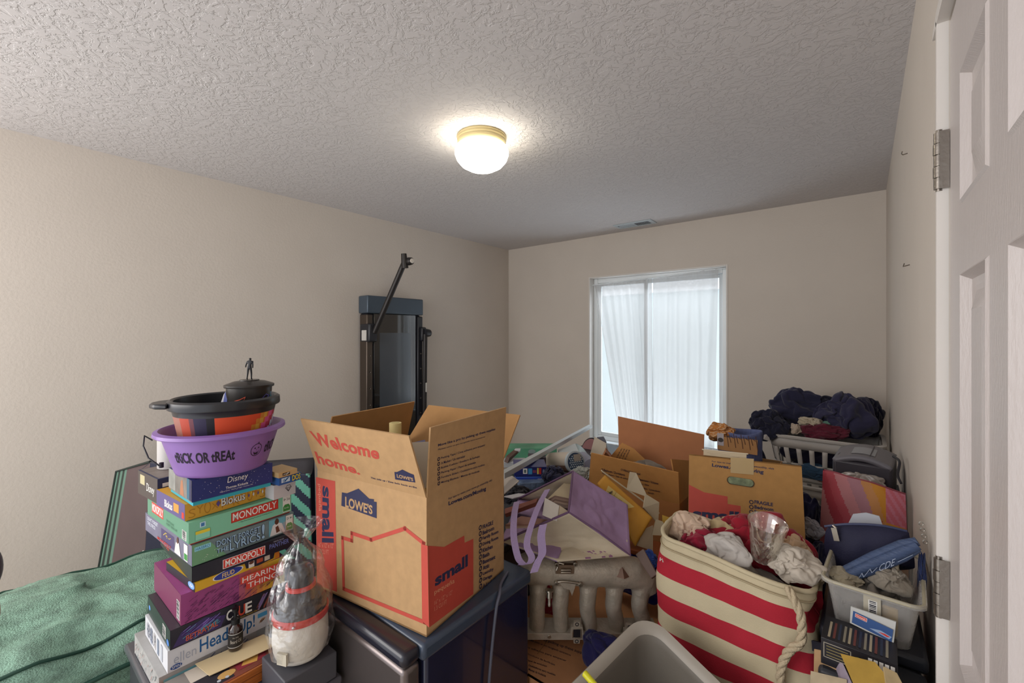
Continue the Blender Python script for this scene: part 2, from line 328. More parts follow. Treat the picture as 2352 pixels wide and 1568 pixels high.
curtain('curtain', bw(1500, 640), bw(1650, 616), bw(1640, 1060), bw(1498, 1060), 6, .010, 'sheer white curtain panel hanging straight, the right one in the window')
lt = MB().grid(lambda u, v: bw(1364 + 20 * u + 44 * v, 655 + 370 * v) + Vector((0, .008 * math.sin(u * 12), 0)) + Vector((0, -.014, 0)), 16, 14, SH)
# outside, beyond the glass
struct(MB().box((-4.5, 6.6, -.5), (.2, 6.7, 2.15), mat('#c3cfd1', .8, var=.03, vs_=2)).box((-4.7, 6.5, 2.15), (.4, 6.7, 2.3), mat('#e4e8ea', .6)).build('exterior_wall'))
# ---- ceiling lamp
lp = onz(1105, 313, CZ); lp = Vector((-1.405, 1.51, CZ)); L = thing('ceiling_lamp', 'round flush ceiling light, glowing glass bowl on a ribbed tan ring', 'ceiling light', lp)
RING = mat('#c9b98a', .4, name='brass_tone_ring')
MB().lathe([(0, 0), (.114, 0), (.117, -.006), (.113, -.012), (.116, -.018), (.112, -.024), (.115, -.032), (.108, -.05), (.1, -.052)], RING, 56).build('base_ring', L)
GLOW = emit('lit_frosted_glass', (1, .92, .76, 1), 8)
MB().lathe([(.1, -.04), (.118, -.052), (.1265, -.07), (.127, -.085), (.118, -.11), (.098, -.134), (.066, -.152), (.03, -.161), (0, -.163)], GLOW, 56).build('glass_bowl', L)
# ---- ceiling vent
vp = onz(1455, 517, CZ); v = thing('ceiling_vent', 'white rectangular air register in the ceiling near the window wall', 'vent', (-1.5, 3.5, CZ))
VW = mat('#b9c3c9', .5)
MB().box((-.165, -.075, -.007), (.165, .075, 0), VW).build('frame', v, bevel=.004)
DK = mat('#2b3138', .7)
MB().box((.01, -.04, -.0085), (.13, .035, -.0072), DK).build('opening', v); MB().box((-.135, -.04, -.0085), (-.13, -.012, -.0072), DK).build('lever_slot', v)
sl = MB()
for k in range(9): sl.box((.016 + k * .0135, -.04, -.0105), (.0185 + k * .0135, .035, -.0086), VW)
for k in range(9): sl.box((-.125 + k * .0145, -.04, -.0095), (-.1225 + k * .0145, .035, -.0072), VW)
sl.build('louvres', v)
# ---- wall mounted fitness mirror / trainer on the left wall
TM = basis((XL, 2.135, 1.81 - 1.29), (0, 1, 0), (0, 0, 1)); T = thing('home_gym_screen', 'tall black wall mounted home gym screen with one arm raised', 'exercise machine', TM)
BK = mat('#23242a', .38, spec=.5); BR_ = mat('#5a5048', .35, .7, name='bronze_column'); BL_ = mat('#4c5864', .32, .3)
MB().box((-.255, 0, .002), (.255, 1.15, .1), BK).build('body', T, bevel=.01)
MB().prism([(-.268, 1.15), (.268, 1.15), (.268, 1.285), (-.268, 1.285)], .002, .125, BL_).build('top_cap', T, bevel=.008)
MB().box((-.2, .02, .1), (.2, 1.148, .108), mat('#07080a', .04, spec=.8, coat=1, name='black_glass')).build('screen_glass', T, bevel=.002)
MB().box((-.15, .33, .1081), (.15, 1.0, .1088), mat('#3d4650', .12, spec=.8, coat=.6)).build('display', T)
for sx, m in ((-1, BR_), (1, BK)):
    c = MB().box((sx * .243 - .026, .02, .02), (sx * .243 + .026, 1.14, .118), m)
    c.build('arm_column', T, bevel=.008)
    for k in range(7): MB().lathe([(0, .0), (.0045, .0), (.006, .002), (.006, 0)], mat('#8a8178', .3, .8), 10, Matrix.Translation((sx * .243, .2 + k * .125, .118))).build('adjustment_hole', T)
# raised arm
SA = mat('#33302f', .4, .4); a0 = Vector((-.225, 1.0, .15)); tip = TM.inverted() @ onx(930, 600, -2.62)
MB().box((-.275, .93, .03), (-.2, 1.07, .16), BK).build('arm_carriage', T, bevel=.012)
MB().box((-.285, .94, .07), (-.275, 1.02, .13), mat('#c9c6c0', .4)).build('release_lever', T, bevel=.004)
MB().tube([a0, tip], .021, SA, 18).build('raised_arm', T, bevel=.003)
hd = MB().tube([tip + Vector((-.01, .055, 0)), tip + Vector((0, -.05, 0))], [.02, .026], SA, 14)
hd.lathe([(0, -.02), (.026, -.02), (.03, 0), (.026, .03), (.016, .04)], SA, 20, Matrix.Translation(tip + Vector((.02, 0, .02)))); hd.lathe([(.0, .038), (.018, .038), (.017, .041), (0, .042)], mat('#d8d0c6', .4), 18, Matrix.Translation(tip + Vector((.02, 0, .02))))
hd.build('arm_head', T)
MB().box((.235, .93, .03), (.285, 1.05, .15), BK).build('arm_carriage', T, bevel=.012)
f = MB().tube([(.268, .99, .15), (.268, .3, .14)], .019, SA, 16); f.lathe([(0, -.028), (.034, -.028), (.036, 0), (.03, .03), (0, .034)], BK, 20, Matrix.Translation((.285, 1.0, .15)) @ Matrix.Rotation(math.pi / 2, 4, 'Y')); f.build('folded_arm', T)
MB().box((.262, .5, .158), (.277, .58, .166), mat('#c9c6c0', .4)).build('release_lever', T, bevel=.005)
# ---------------------------------------------------------------- stack of games on a dark chest
INK = mat('#1d1f2e', .6, name='dark_ink'); WH = mat('#e6e4de', .5, name='white_print'); RED = mat('#c8372b', .5, name='red_print')
def game(name, label, near, zt, zb, right, left, body, sides=None, llen=None, rlen=None, group='boxed games stacked on the chest', cat='board game', lid=0., lidm=None):
    P0 = onz(near[0], near[1], zt); a = onz(right[0], right[1], zt) - P0; b = onz(left[0], left[1], zt) - P0
    # square the two measured edges to each other
    aa = math.atan2(a.y, a.x); bb = math.atan2(b.y, b.x) - math.pi / 2; an = aa + ((bb - aa + math.pi) % (2 * math.pi) - math.pi) * .8
    La = rlen or a.length; Lb = llen or b.length
    M = Matrix.Translation((P0.x, P0.y, zb + .0006)) @ Matrix.Rotation(an, 4, 'Z'); T = thing(name, label, cat, M, group)
    H = zt - zb - .0012; mb = MB(); lh = H * lid
    if lid: mb.box((.003, .003, 0), (La - .003, Lb - .003, lh), lidm); mb.box((0, 0, lh), (La, Lb, H), body)
    else: mb.box((0, 0, 0), (La, Lb, H), body)
    if sides: Face(mb, (0, Lb, 0), (0, -1, 0), (0, 0, 1)).rect(0, lh, Lb, H, sides)
    fr = Face(mb, (0, 0, 0), (1, 0, 0), (0, 0, 1)); lf = Face(mb, (0, Lb, 0), (0, -1, 0), (0, 0, 1)); tp = Face(mb, (0, 0, H), (1, 0, 0), (0, 1, 0)); fr.l = lf.l = 2
    return T, mb, fr, lf, tp, La, Lb, H
def done(T, mb): mb.build('carton', T); return T
rnd = random.Random(4)
def specks(f, a, b, c, d, n, ms, s0=.001, s1=.003):
    for _ in range(n):
        u = rnd.uniform(a, c - s1); v = rnd.uniform(b, d - s1); s = rnd.uniform(s0, s1); f.oval(u + s / 2, v + s / 2, s / 2, s / 2, rnd.choice(ms), 6)
def dashes(f, a, b, c, d, n, ms, ln=.02, w=.002, ang=35):
    t = math.tan(math.radians(ang))
    for _ in range(n):
        l = rnd.uniform(.3, 1) * ln; u = rnd.uniform(a, c - l); v = rnd.uniform(b, max(b, d - l * abs(t))); f.line([(u, v), (u + l, min(d, v + l * t))], w, rnd.choice(ms))
def bar(f, a, b, c, d):
    f.rect(a, b, c, d, WH); n = 14
    for k in range(n): x = b + (d - b) * (k + .5) / n; f.rect(a + (c - a) * .12, x - (d - b) / n * (.2 + .15 * (k % 3)), c - (c - a) * .12, x + (d - b) / n * .15, INK)
GRN = mat('#7fc4a4', .45, name='mint_green_carton'); DG = mat('#3f8a42', .5)
# L lowest board game, pale grey with lettering
T, mb, fr, lf, tp, La, Lb, H = game('board_game', 'lowest pale grey game box under the white party game box, covered in sketched lettering', (365, 1556), .74, .692, (600, 1440), (310, 1454), mat('#a9a8a6', .5, var=.1, vs_=30), rlen=.2)
dashes(lf, .01, .002, Lb - .01, H - .002, 40, [WH, mat('#5d6a6c'), mat('#b9837a')], .015, .0012, 50)
fr.rect(.008, .012, .07, H - .01, mat('#7fc6d6')); fr.text('HASBRO', .012, .02, .066, H - .018, INK); dashes(fr, .08, .003, La, H - .003, 20, [mat('#3c4a6a'), WH], .02, .002); done(T, mb)
# K white party game
T, mb, fr, lf, tp, La, Lb, H = game('board_game', 'white party game box with blue title lettering, under the black mystery game box', (385, 1495), .7915, .74, (635, 1393), (328, 1413), mat('#d3d4d8', .45))
BLU = mat('#1f5d96', .5)
fr.text('Heads Up!', La * .27, .004, La * .80, H - .006, BLU, .02, line=.9); fr.text('ellen', La * .05, .014, La * .24, .036, mat('#a8adba'), -.005); fr.oval(La * .07, .008, .011, .0055, mat('#2c4d8d')); fr.text('SPIN', La * .07 - .008, .005, La * .07 + .008, .011, WH)
fr.rect(La * .83, .03, La * .93, .041, mat('#4f9fd0')); dashes(fr, La * .84, .016, La * .92, .026, 10, [mat('#c98a4a'), INK], .008, .001, 40); bar(fr, La * .95, .01, La * .99, .045)
for k in range(5): lf.rect(Lb * (.12 + .15 * k), .006, Lb * (.2 + .15 * k), H - .008, mat(['#b5b5bd', '#8f96a8', '#c9c4c0', '#7d8797', '#b0b4bc'][k]))
lf.text('HEADS UP', Lb * .1, .01, Lb * .5, .04, mat('#6c727f')); done(T, mb)
# J black mystery game
T, mb, fr, lf, tp, La, Lb, H = game('board_game', 'black mystery board game with white and red title, under the purple game box', (391, 1448), .837, .7915, (640, 1364), (328, 1370), mat('#2c2a33', .35, coat=.3), mat('#2a3a33', .4))
PU = mat('#6a4f9c'); OR = mat('#c2573c')
fr.poly([(.004, .003), (La * .45, .003), (La * .5, H * .6), (La * .3, H - .002), (.02, H * .7)], mat('#3f3260')); dashes(fr, .02, .004, La * .45, H - .006, 40, [PU, mat('#8a6fc0'), mat('#5fa0b0')], .03, .0012, 25)
fr.text('BETRAYAL', La * .13, .009, La * .42, .021, OR, .02, tilt=.004)
fr.text('CL', La * .50, .010, La * .62, .036, WH, .04); fr.text('U', La * .62, .010, La * .69, .036, mat('#cf4a2f'), .04); fr.text('E', La * .69, .010, La * .76, .036, WH, .04); fr.text('The Classic Mystery Game', La * .58, .003, La * .84, .008, mat('#d6b84a')); dashes(fr, La * .8, .005, La * .98, H - .004, 16, [mat('#8c4b3c'), mat('#7a6fa0')], .02, .002, 60)
lf.oval(.02, .02, .008, .006, mat('#5f8fd0')); bar(lf, Lb * .70, .008, Lb * .82, .036); lf.oval(Lb * .93, .012, .01, .007, mat('#4f7fc4')); tp.text('CLUE', .03, .05, .2, .1, mat('#b98f3a'), .02); done(T, mb)
# I purple charades game
PP = mat('#99467f', .4, var=.05); T, mb, fr, lf, tp, La, Lb, H = game('board_game', 'thick magenta and orange game box with red title labels, under the yellow quiz game', (416, 1366), .908, .837, (660, 1281), (349, 1293), PP, mat('#7a3558', .4))
for k in range(8): fr.rect(La * (.52 + .06 * k), 0, La * (.58 + .06 * k) + .0001, H, mat(['#b05a70', '#bd6660', '#c97552', '#d18648', '#d69a40', '#d8ab3a', '#d9b838', '#dac038'][k]))
dashes(fr, .005, .003, La - .01, H - .012, 150, [mat('#5c2453'), mat('#4a2246')], .012, .0011, 30)
for s, v in (('HEARING', .046), ('THINGS', .028)):
    w = .155 if s[0] == 'H' else .135; x0 = La * .96 - w * .62
    fr.rect(x0 - .004, v - .002, La * .965, v + .0155, mat('#cf4436')); fr.text(s, x0, v, La * .95, v + .013, WH, .01)
bar(lf, Lb * .86, .006, Lb * .95, .05); tp.rect(.02, .03, .2, .17, mat('#4a3050')); done(T, mb)
# H yellow quiz game
YE = mat('#d8ab2c', .45, name='yellow_carton'); T, mb, fr, lf, tp, La, Lb, H = game('board_game', 'thin yellow quiz show game with blue oval badge, on the magenta box', (448, 1339), .93, .908, (649, 1265), (378, 1291), YE, mat('#25222b', .4))
H_ = H; fr.oval(La * .36, H * .62, .034, .010, WH, 30); fr.oval(La * .36, H * .62, .031, .009, mat('#2f3f94'), 30); fr.text('FEUD', La * .29, .007, La * .43, .018, mat('#e0c080'), .03); fr.poly([(La * .55, H), (La * .57, .006), (La * .72, .001), (La * .92, .004), (La * .94, H)], mat('#2a2634')); fr.rect(La * .60, .004, La * .67, H, WH); fr.oval(La * .635, .016, .006, .004, mat('#6b4334')); fr.rect(La * .70, .008, La * .78, H, OR); fr.rect(La * .80, .006, La * .87, H, mat('#d8d0c0'))
fr.rect(La * .94, 0, La, H, mat('#d9822c')); lf.oval(Lb * .88, .010, .018, .008, mat('#6fa0d8')); lf.text('USA', Lb * .82, .006, Lb * .94, .014, WH, .03); done(T, mb)
# G black long box
BKC = mat('#20202c', .35, coat=.2, name='black_carton'); T, mb, fr, lf, tp, La, Lb, H = game('board_game', 'long black property trading game with small red title plate, under the blue green lyrics game', (441, 1303), .966, .93, (716, 1231), (352, 1226), BKC, mat('#2c332f', .4))
fr.rect(La * .24, .006, La * .61, .028, WH); fr.rect(La * .245, .0072, La * .605, .0268, RED); fr.text('MONOPOLY', La * .26, .009, La * .595, .025, WH, .03)
fr.text('PANTHER', La * .65, .014, La * .84, .026, mat('#6f78b8'), .02); fr.text('MARVEL BLACK', La * .69, .028, La * .79, .0315, mat('#b0b4c8')); lf.text('MONOPOLY', .005, .01, .09, .03, RED, .02); done(T, mb)
# F lyrics game
T, mb, fr, lf, tp, La, Lb, H = game('board_game', 'silver green song lyrics game with pale blue block title, under the mint green trading game', (441, 1253), 1.015, .966, (684, 1180), (326, 1178), mat('#6d8285', .42, var=.12, vs_=20), mat('#6f6c80', .45, var=.1, vs_=20))
fr.poly([(0, 0), (La * .3, 0), (La * .14, H), (0, H)], mat('#6fa07a')); fr.rect(La * .02, H - .016, La * .16, H - .006, mat('#8fd0e0')); fr.text('HASBRO', La * .03, H - .0145, La * .15, H - .0075, BLU)
C1 = mat('#1f2a44'); C2 = mat('#9fc4e0')
for dxx, m_ in ((-.0015, C1), (.0005, C1), (0, C2)): fr.text("DON'T FORGET", La * .21 + dxx, .026 + dxx / 2, La * .63 + dxx, .041 + dxx / 2, m_, .035 if m_ is C1 else .012, tilt=.001); fr.text('THE', La * .21 + dxx, .010, La * .32 + dxx, .020, m_, .035 if m_ is C1 else .012); fr.text('LYRICS', La * .33 + dxx, .006 + dxx / 2, La * .63 + dxx, .025, m_, .035 if m_ is C1 else .012); fr.text('!', La * .645 + dxx, .006, La * .675 + dxx, .043, m_, .05 if m_ is C1 else .03)
fr.rect(La * .72, .004, La * .90, H - .002, mat('#6fb0c0')); fr.poly([(La * .73, .004), (La * .76, .03), (La * .80, .036), (La * .86, .03), (La * .90, .004)], mat('#dcdcdc')); fr.oval(La * .805, .038, .0055, .008, mat('#5c3a2c')); fr.poly([(La * .79, .024), (La * .82, .027), (La * .84, .01), (La * .80, .008)], mat('#6b4030'))
fr.rect(La * .905, .004, La * .985, H - .003, WH); fr.text('12+', La * .915, .033, La * .94, .040, INK, .02); fr.text('4+', La * .95, .033, La * .975, .040, INK, .02); fr.poly([(La * .908, .005), (La * .982, .005), (La * .982, .018), (La * .965, .024), (La * .925, .024), (La * .908, .018)], DG); fr.text('Family', La * .92, .011, La * .97, .016, WH); specks(fr, La * .05, .004, La * .3, .024, 14, [WH], .0005, .002)
lf.text("DON'T FORGET\nTHE LYRICS!", Lb * .05, .02, Lb * .3, H - .006, mat('#c7cad6'), .03); lf.rect(Lb * .38, .006, Lb * .66, H - .01, mat('#4c4166')); dashes(lf, Lb * .42, .02, Lb * .6, .034, 9, [mat('#c9b048')], .012, .0015, 25); lf.poly([(Lb * .67, .003), (Lb * .70, .03), (Lb * .76, .033), (Lb * .80, .003)], mat('#d8d0cc')); lf.oval(Lb * .735, .037, .006, .008, mat('#5c3a2c')); lf.rect(Lb * .86, .003, Lb * .93, H - .006, WH); lf.rect(Lb * .865, .005, Lb * .925, .02, DG); lf.text('MONOPOLY', Lb * .3, .002, Lb * .6, .010, RED, .02); done(T, mb)
# E mint green trading game
T, mb, fr, lf, tp, La, Lb, H = game('board_game', 'mint green property trading game with big red title plate on the long side', (434, 1201), 1.068, 1.015, (683, 1139), (327, 1141), GRN, mat('#5f8f74', .45), lid=.06, lidm=RED)
fr.rect(La * .37, .021, La * .85, .0465, mat('#8c2a20')); fr.rect(La * .373, .0222, La * .847, .0453, RED)
fr.text('MONOPOLY', La * .385, .025, La * .835, .043, INK, .045); fr.text('MONOPOLY', La * .385, .0255, La * .832, .0435, WH, .02); fr.text('< The Fast-Dealing Property Trading Game >', La * .44, .015, La * .80, .0185, INK)
fr.rect(La * .09, .034, La * .14, .046, mat('#bfe0ec')); fr.rect(La * .10, .036, La * .13, .044, mat('#3f78b0')); fr.rect(La * .05, .006, La * .18, .028, mat('#4aa386')); fr.rect(La * .053, .0068, La * .177, .02, mat('#8fd6bc')); fr.rect(La * .053, .02, La * .177, .0273, mat('#e0cf3f'))
fr.rect(La * .90, .006, La * .985, H - .002, WH); fr.text('8+', La * .91, .036, La * .935, .043, INK, .02); fr.text('2-6', La * .945, .036, La * .978, .043, INK, .02); fr.poly([(La * .903, .008), (La * .982, .008), (La * .982, .02), (La * .965, .026), (La * .922, .026), (La * .903, .02)], DG); fr.text('Family', La * .917, .014, La * .968, .0185, WH)
lf.rect(Lb * .12, .018, Lb * .42, .045, RED); lf.text('MONOPOLY', Lb * .13, .021, Lb * .41, .042, WH, .03); bar(lf, Lb * .86, .006, Lb * .95, .028); lf.text('THE FAST-DEALING\nPROPERTY TRADING GAME', Lb * .5, .012, Lb * .75, .026, mat('#3c6a50')); done(T, mb)
# C orange block game
YO = mat('#d9a23a', .45, name='orange_carton'); T, mb, fr, lf, tp, La, Lb, H = game('board_game', 'orange yellow block puzzle game with white bubble title, on the mint green game', (425, 1158), 1.1085, 1.0684, (626, 1091), (370, 1121), YO, mat('#5c5080', .45))
for k in range(14): u = La * (.03 + .07 * k); fr.text('SYOXVWKYOTSAXO'[k], u, .004 + .005 * (k % 2), u + .014, .024 + .004 * (k % 3), mat('#b9822a'), -.02)
for dxx, m_, b_ in ((.0008, mat('#2c2c5c'), .05), (0, WH, .02)): fr.text('Blokus', La * .33 + dxx, .011 - dxx, La * .57 + dxx, .031 - dxx, m_, b_)
for k in range(10): fr.poly([(La * (.6 + .025 * k), .018 + .006 * (k % 2)), (La * (.61 + .025 * k), .013 + .006 * (k % 2)), (La * (.62 + .025 * k), .018 + .006 * (k % 2)), (La * (.61 + .025 * k), .024 + .006 * (k % 2))], mat(['#5a4a90', '#e0c040', '#d8d8d8', '#c8682c'][k % 4]))
fr.poly([(La * .28, .02), (La * .3, .012), (La * .32, .02), (La * .3, .028)], mat('#5a4a90')); fr.rect(La * .925, .012, La * .985, .032, WH); fr.oval(La * .955, .022, .0055, .0065, RED); fr.text('MATTEL', La * .93, .020, La * .98, .024, WH, .02)
lf.text('Blokus', Lb * .3, .008, Lb * .58, .026, WH, .03); lf.rect(Lb * .62, .01, Lb * .8, .03, mat('#c49040')); lf.rect(Lb * .9, .004, Lb * .97, .018, RED); done(T, mb)
# A blue jigsaw box
NB = mat('#27316f', .4, var=.06, name='night_blue_carton'); T, mb, fr, lf, tp, La, Lb, H = game('jigsaw_puzzle_box', 'deep blue starry jigsaw box with turquoise base, right under the purple tub', (441, 1103), 1.17, 1.109, (637, 1068), (379, 1075), NB, mat('#77716a', .5, var=.25, vs_=25), cat='puzzle box', lid=.16, lidm=mat('#2fa3b4', .4))
specks(fr, .005, .014, La - .005, H - .003, 60, [WH, mat('#9fb0d8')], .0006, .0016); fr.text('Disney', La * .40, .032, La * .66, .05, WH, .0, shear=.15); fr.text('Thomas Kinkade', La * .38, .022, La * .66, .028, WH, .01); fr.text('Magical Scene - Painter of Light - Premium 750', La * .31, .0165, La * .72, .0195, WH)
tp.rect(.003, .003, La - .003, .03, mat('#3a4270')); tp.rect(.003, .03, La - .003, Lb - .003, mat('#6f6259', .4, var=.3, vs_=20)); tp.text('Disney', .03, .008, .09, .024, WH, .01)
lf.rect(Lb * .0, .012, Lb * .3, H, mat('#8a8a84', .5, var=.2, vs_=40)); lf.poly([(Lb * .5, .012), (Lb * .55, .045), (Lb * .62, .05), (Lb * .68, .012)], mat('#a87050')); lf.rect(Lb * .8, .012, Lb * .9, H, mat('#3a6478')); lf.rect(Lb * .9, .012, Lb, H, mat('#2c2a4a')); done(T, mb)
# B brown black box at left
T, mb, fr, lf, tp, La, Lb, H = game('jigsaw_puzzle_box', 'dark brown puzzle box with white script, left of the orange block game', (362, 1100), 1.1326, 1.0684, (400, 1090), (324, 1077), mat('#2c3456', .45), mat('#4a403a', .5), rlen=.17, cat='puzzle box')
lf.text('Disney', Lb * .45, .012, Lb * .85, .04, WH, .0, shear=.1); lf.rect(Lb * .12, .03, Lb * .36, .055, mat('#b8ae88')); tp.rect(.004, .004, La - .004, Lb - .004, mat('#7c726c', .5, var=.2, vs_=30)); fr.rect(.01, .04, .04, .05, WH); done(T, mb)
# D white box and blue card game, tan box above
T, mb, fr, lf, tp, La, Lb, H = game('card_game_box', 'plain white card box with small black diamond outline, on the mint green game', (629, 1115), 1.1072, 1.0684, (682, 1101), (600, 1107), mat('#c9c8cb', .45), llen=.09, group='small card boxes beside the jigsaw box', cat='card game')
c = La * .66; fr.line([(c - .008, .022), (c - .004, .028), (c + .004, .028), (c + .008, .022), (c, .012)], .0012, INK, True); fr.line([(c - .008, .022), (c + .008, .022)], .001, INK); fr.line([(c - .004, .022), (c, .012), (c + .004, .022)], .001, INK); done(T, mb)
T, mb, fr, lf, tp, La, Lb, H = game('card_game_box', 'flat blue card game box with yellow letters, on the white card box', (641, 1098), 1.128, 1.1076, (693, 1084), (612, 1090), mat('#2d5a9c', .45), llen=.09, group='small card boxes beside the jigsaw box', cat='card game')
fr.rect(La * .1, .005, La * .48, .017, mat('#c8dcec')); dashes(fr, La * .14, .006, La * .44, .016, 8, [BLU], .012, .0015, 40); fr.text('DOS', La * .58, .003, La * .97, .018, mat('#e0c83c'), .05); tp.rect(.002, .002, La - .002, Lb - .002, mat('#b39a78')); done(T, mb)
T, mb, fr, lf, tp, La, Lb, H = game('card_game_box', 'small tan card pack, topmost of the packs beside the jigsaw box', (640, 1086), 1.143, 1.1284, (677, 1073), (615, 1078), mat('#c8a878', .5), llen=.07, group='small card boxes beside the jigsaw box', cat='card game')
fr.rect(La * .2, .003, La * .6, .010, mat('#3c3428')); dashes(fr, La * .22, .004, La * .58, .009, 6, [WH], .006, .001, 20); done(T, mb)
# ---- dark chest that carries the stack
ch = MB().box((-1.50, .256, 0), (-.985, .548, .67), mat('#3a3b40', .4)).box((-1.51, .246, .67), (-.965, .552, .69), mat('#55545a', .3, coat=.3))
tag(ch.build('storage_chest', bevel=.006), 'dark grey chest whose flat top carries the stack of games', 'chest')
# ---- wooden chess box with picture lid
P = (-1.095, .20, .6912); M = basis(P, (0, 1, 0), (-1, 0, 0)); T = thing('wooden_games_case', 'orange brown wooden case with brass clasp and printed lid, in front of the game stack', 'case', M)
WD = mat('#b06228', .3, var=.25, vs_=14, stretch=(1, 1, 12), coat=.4, name='varnished_wood'); mb = MB().box((0, 0, 0), (.268, .112, .038), WD); f = Face(mb, (0, 0, 0), (1, 0, 0), (0, 0, 1)); f.rect(0, .0215, .268, .0225, mat('#5a2c12'))
mb.build('case_body', T, bevel=.002); mb = MB().box((.004, .004, .038), (.264, .110, .0392), mat('#7a4438', .3, var=.3, vs_=12)); f = Face(mb, (0, 0, .0392), (1, 0, 0), (0, 1, 0))
f.rect(.01, .01, .1, .11, mat('#8a8580')); f.rect(.10, .01, .17, .06, mat('#2a2830')); f.oval(.16, .03, .018, .012, mat('#c9a060')); f.poly([(.18, .02), (.24, .02), (.25, .06), (.2, .09), (.18, .05)], mat('#8c2f3c')); f.poly([(.19, .03), (.22, .02), (.235, .05), (.21, .06)], mat('#d0a050')); f.poly([(.1, .06), (.16, .06), (.18, .11), (.1, .11)], mat('#cfc6b8'))
for k in range(4): f.oval(.11 + .016 * k, .02, .004, .004, mat('#b8c0c8'))
mb.build('picture_lid', T); MB().box((.118, -.003, .012), (.148, 0, .034), mat('#c9a23c', .3, .9)).tube([(.124, -.004, .02), (.142, -.004, .02)], .003, mat('#c9a23c', .3, .9)).build('brass_clasp', T, bevel=.001)
# ---- envelope and pump bottle
q = [onz(448, 1524, .737), onz(606, 1456, .745), onz(645, 1476, .741), onz(481, 1551, .735)]
mb = MB().slab([q[3], q[2], q[1], q[0]], .0014, mat('#d6c298', .6, name='cream_paper')); tag(mb.build('envelope'), 'cream paper envelope lying on the wooden case under the pump bottle', 'envelope')
bp = onz(541, 1487, .7425); AM = mat('#2a1710', .08, coat=.6, spec=.7, name='amber_glass'); T = thing('pump_bottle', 'small amber glass bottle with black pump and dark label', 'bottle', bp)
MB().lathe([(0, 0), (.0145, 0), (.0155, .003), (.0155, .045), (.0145, .052), (.008, .058), (.007, .062)], AM, 28).build('glass_body', T)
lb = MB().lathe([(.0158, .008), (.0158, .042)], mat('#26221f', .6), 28)
for z in (.0095, .0405): lb.lathe([(.0160, z), (.0160, z + .001)], WH, 28)
def curved_text(mb, s, R0, a0, a1, z0, z1, m, bold=0., lean=0.):
    vs_, fs = text_mesh(s, bold); xs = [v[0] for v in vs_]; ys = [v[1] for v in vs_]; x0, x1, y0, y1 = min(xs), max(xs), min(ys), max(ys); out = []
    for x, y, _ in vs_:
        a = math.radians(a0 + (a1 - a0) * (x - x0) / (x1 - x0)); z = z0 + (z1 - z0) * (y - y0) / (y1 - y0); r = R0(z); out.append((r * math.cos(a), r * math.sin(a), z))
    mb.add(out, fs, m)
va = math.degrees(math.atan2(-bp.y, -bp.x))
curved_text(lb, 'Beard Oil', lambda z: .0161, va - 40, va + 45, .020, .028, mat('#b8b0a4')); curved_text(lb, 'the daily', lambda z: .0161, va - 22, va + 24, .031, .035, mat('#b8b0a4')); lb.build('label', T)
pm = MB().lathe([(.0, .06), (.0095, .06), (.0095, .072), (.006, .074), (.0035, .076), (.0035, .088), (.007, .089), (.0075, .096), (0, .097)], mat('#141414', .35), 20); pm.tube([(0, 0, .093), (-.012, .004, .094), (-.02, .007, .091)], .0028, mat('#141414', .35), 8); pm.build('pump', T)
# ---- purple tub
pc = onz(441, 1103, 1.17) + (onz(637, 1068, 1.17) - onz(441, 1103, 1.17)) * .5 + (onz(379, 1075, 1.17) - onz(441, 1103, 1.17)) * .46; pc.z = 1.1705
PU_ = mat('#8a66ac', .38, spec=.5, name='purple_plastic'); va = math.degrees(math.atan2(-pc.y, -pc.x)); T = thing('candy_tub', 'round purple plastic tub printed TRICK OR TREAT, on the blue jigsaw box', 'tub', pc)
def rp(z): return .0975 + (.124 - .0975) * z / .092 + .0002
MB().lathe([(0, .0), (.088, 0), (.0955, .003), (.0985, .010), (.1245, .096), (.133, .098), (.1365, .094), (.1385, .096), (.1375, .103), (.128, .106), (.1215, .101), (.095, .012), (.085, .006), (0, .006)], PU_, 72).build('tub_body', T)
pr = MB(); BI = mat('#1c1226', .6)
rr_ = lambda z: .0985 + (.1245 - .0985) * (z - .010) / .086 + .0006
curved_text(pr, 'tRiCK OR tREAt', rr_, va - 54, va + 12, .040, .066, BI, .045); curved_text(pr, 'tRiCK', rr_, va + 50, va + 76, .040, .066, BI, .03)
def arcpts(pts, w):
    for (a, z), (b, y) in zip(pts, pts[1:]):
        f = lambda A, z_: (rr_(z_) * math.cos(math.radians(A)), rr_(z_) * math.sin(math.radians(A)), z_)
        t = Vector((b - a, (y - z) * 480, 0)).normalized(); pr.add([f(a + t.y * w, z - t.x * w / 480), f(b + t.y * w, y - t.x * w / 480), f(b - t.y * w, y + t.x * w / 480), f(a - t.y * w, z + t.x * w / 480)], [(0, 1, 2, 3)], BI)
pa = va + 37
arcpts([(pa + 7.2 * math.cos(k * math.pi / 12), .053 + .0145 * math.sin(k * math.pi / 12)) for k in range(25)], .35); arcpts([(pa, .067), (pa + 1, .071), (pa + 2, .071), (pa + 1.6, .067)], .3)
def tri(pts): pr.add([(rr_(z) * math.cos(math.radians(a)), rr_(z) * math.sin(math.radians(a)), z) for a, z in pts], [tuple(range(len(pts)))], BI)
tri([(pa - 3.5, .056), (pa - 1.2, .056), (pa - 2.3, .0605)]); tri([(pa + 1.2, .056), (pa + 3.5, .056), (pa + 2.3, .0605)]); tri([(pa - .6, .052), (pa + .6, .052), (pa, .0545)]); tri([(pa - 4.6, .051), (pa - 2, .046), (pa - 1.6, .0478), (pa - .6, .0455), (pa + .6, .0455), (pa + 1.6, .0478), (pa + 2.2, .046), (pa + 4.6, .051), (pa + 2, .0415), (pa - 2, .0415)])
pr.build('lettering', T)
ha = math.radians(va - 78); hb = Vector((math.cos(ha), math.sin(ha), 0)); ht = Vector((-hb.y, hb.x, 0))
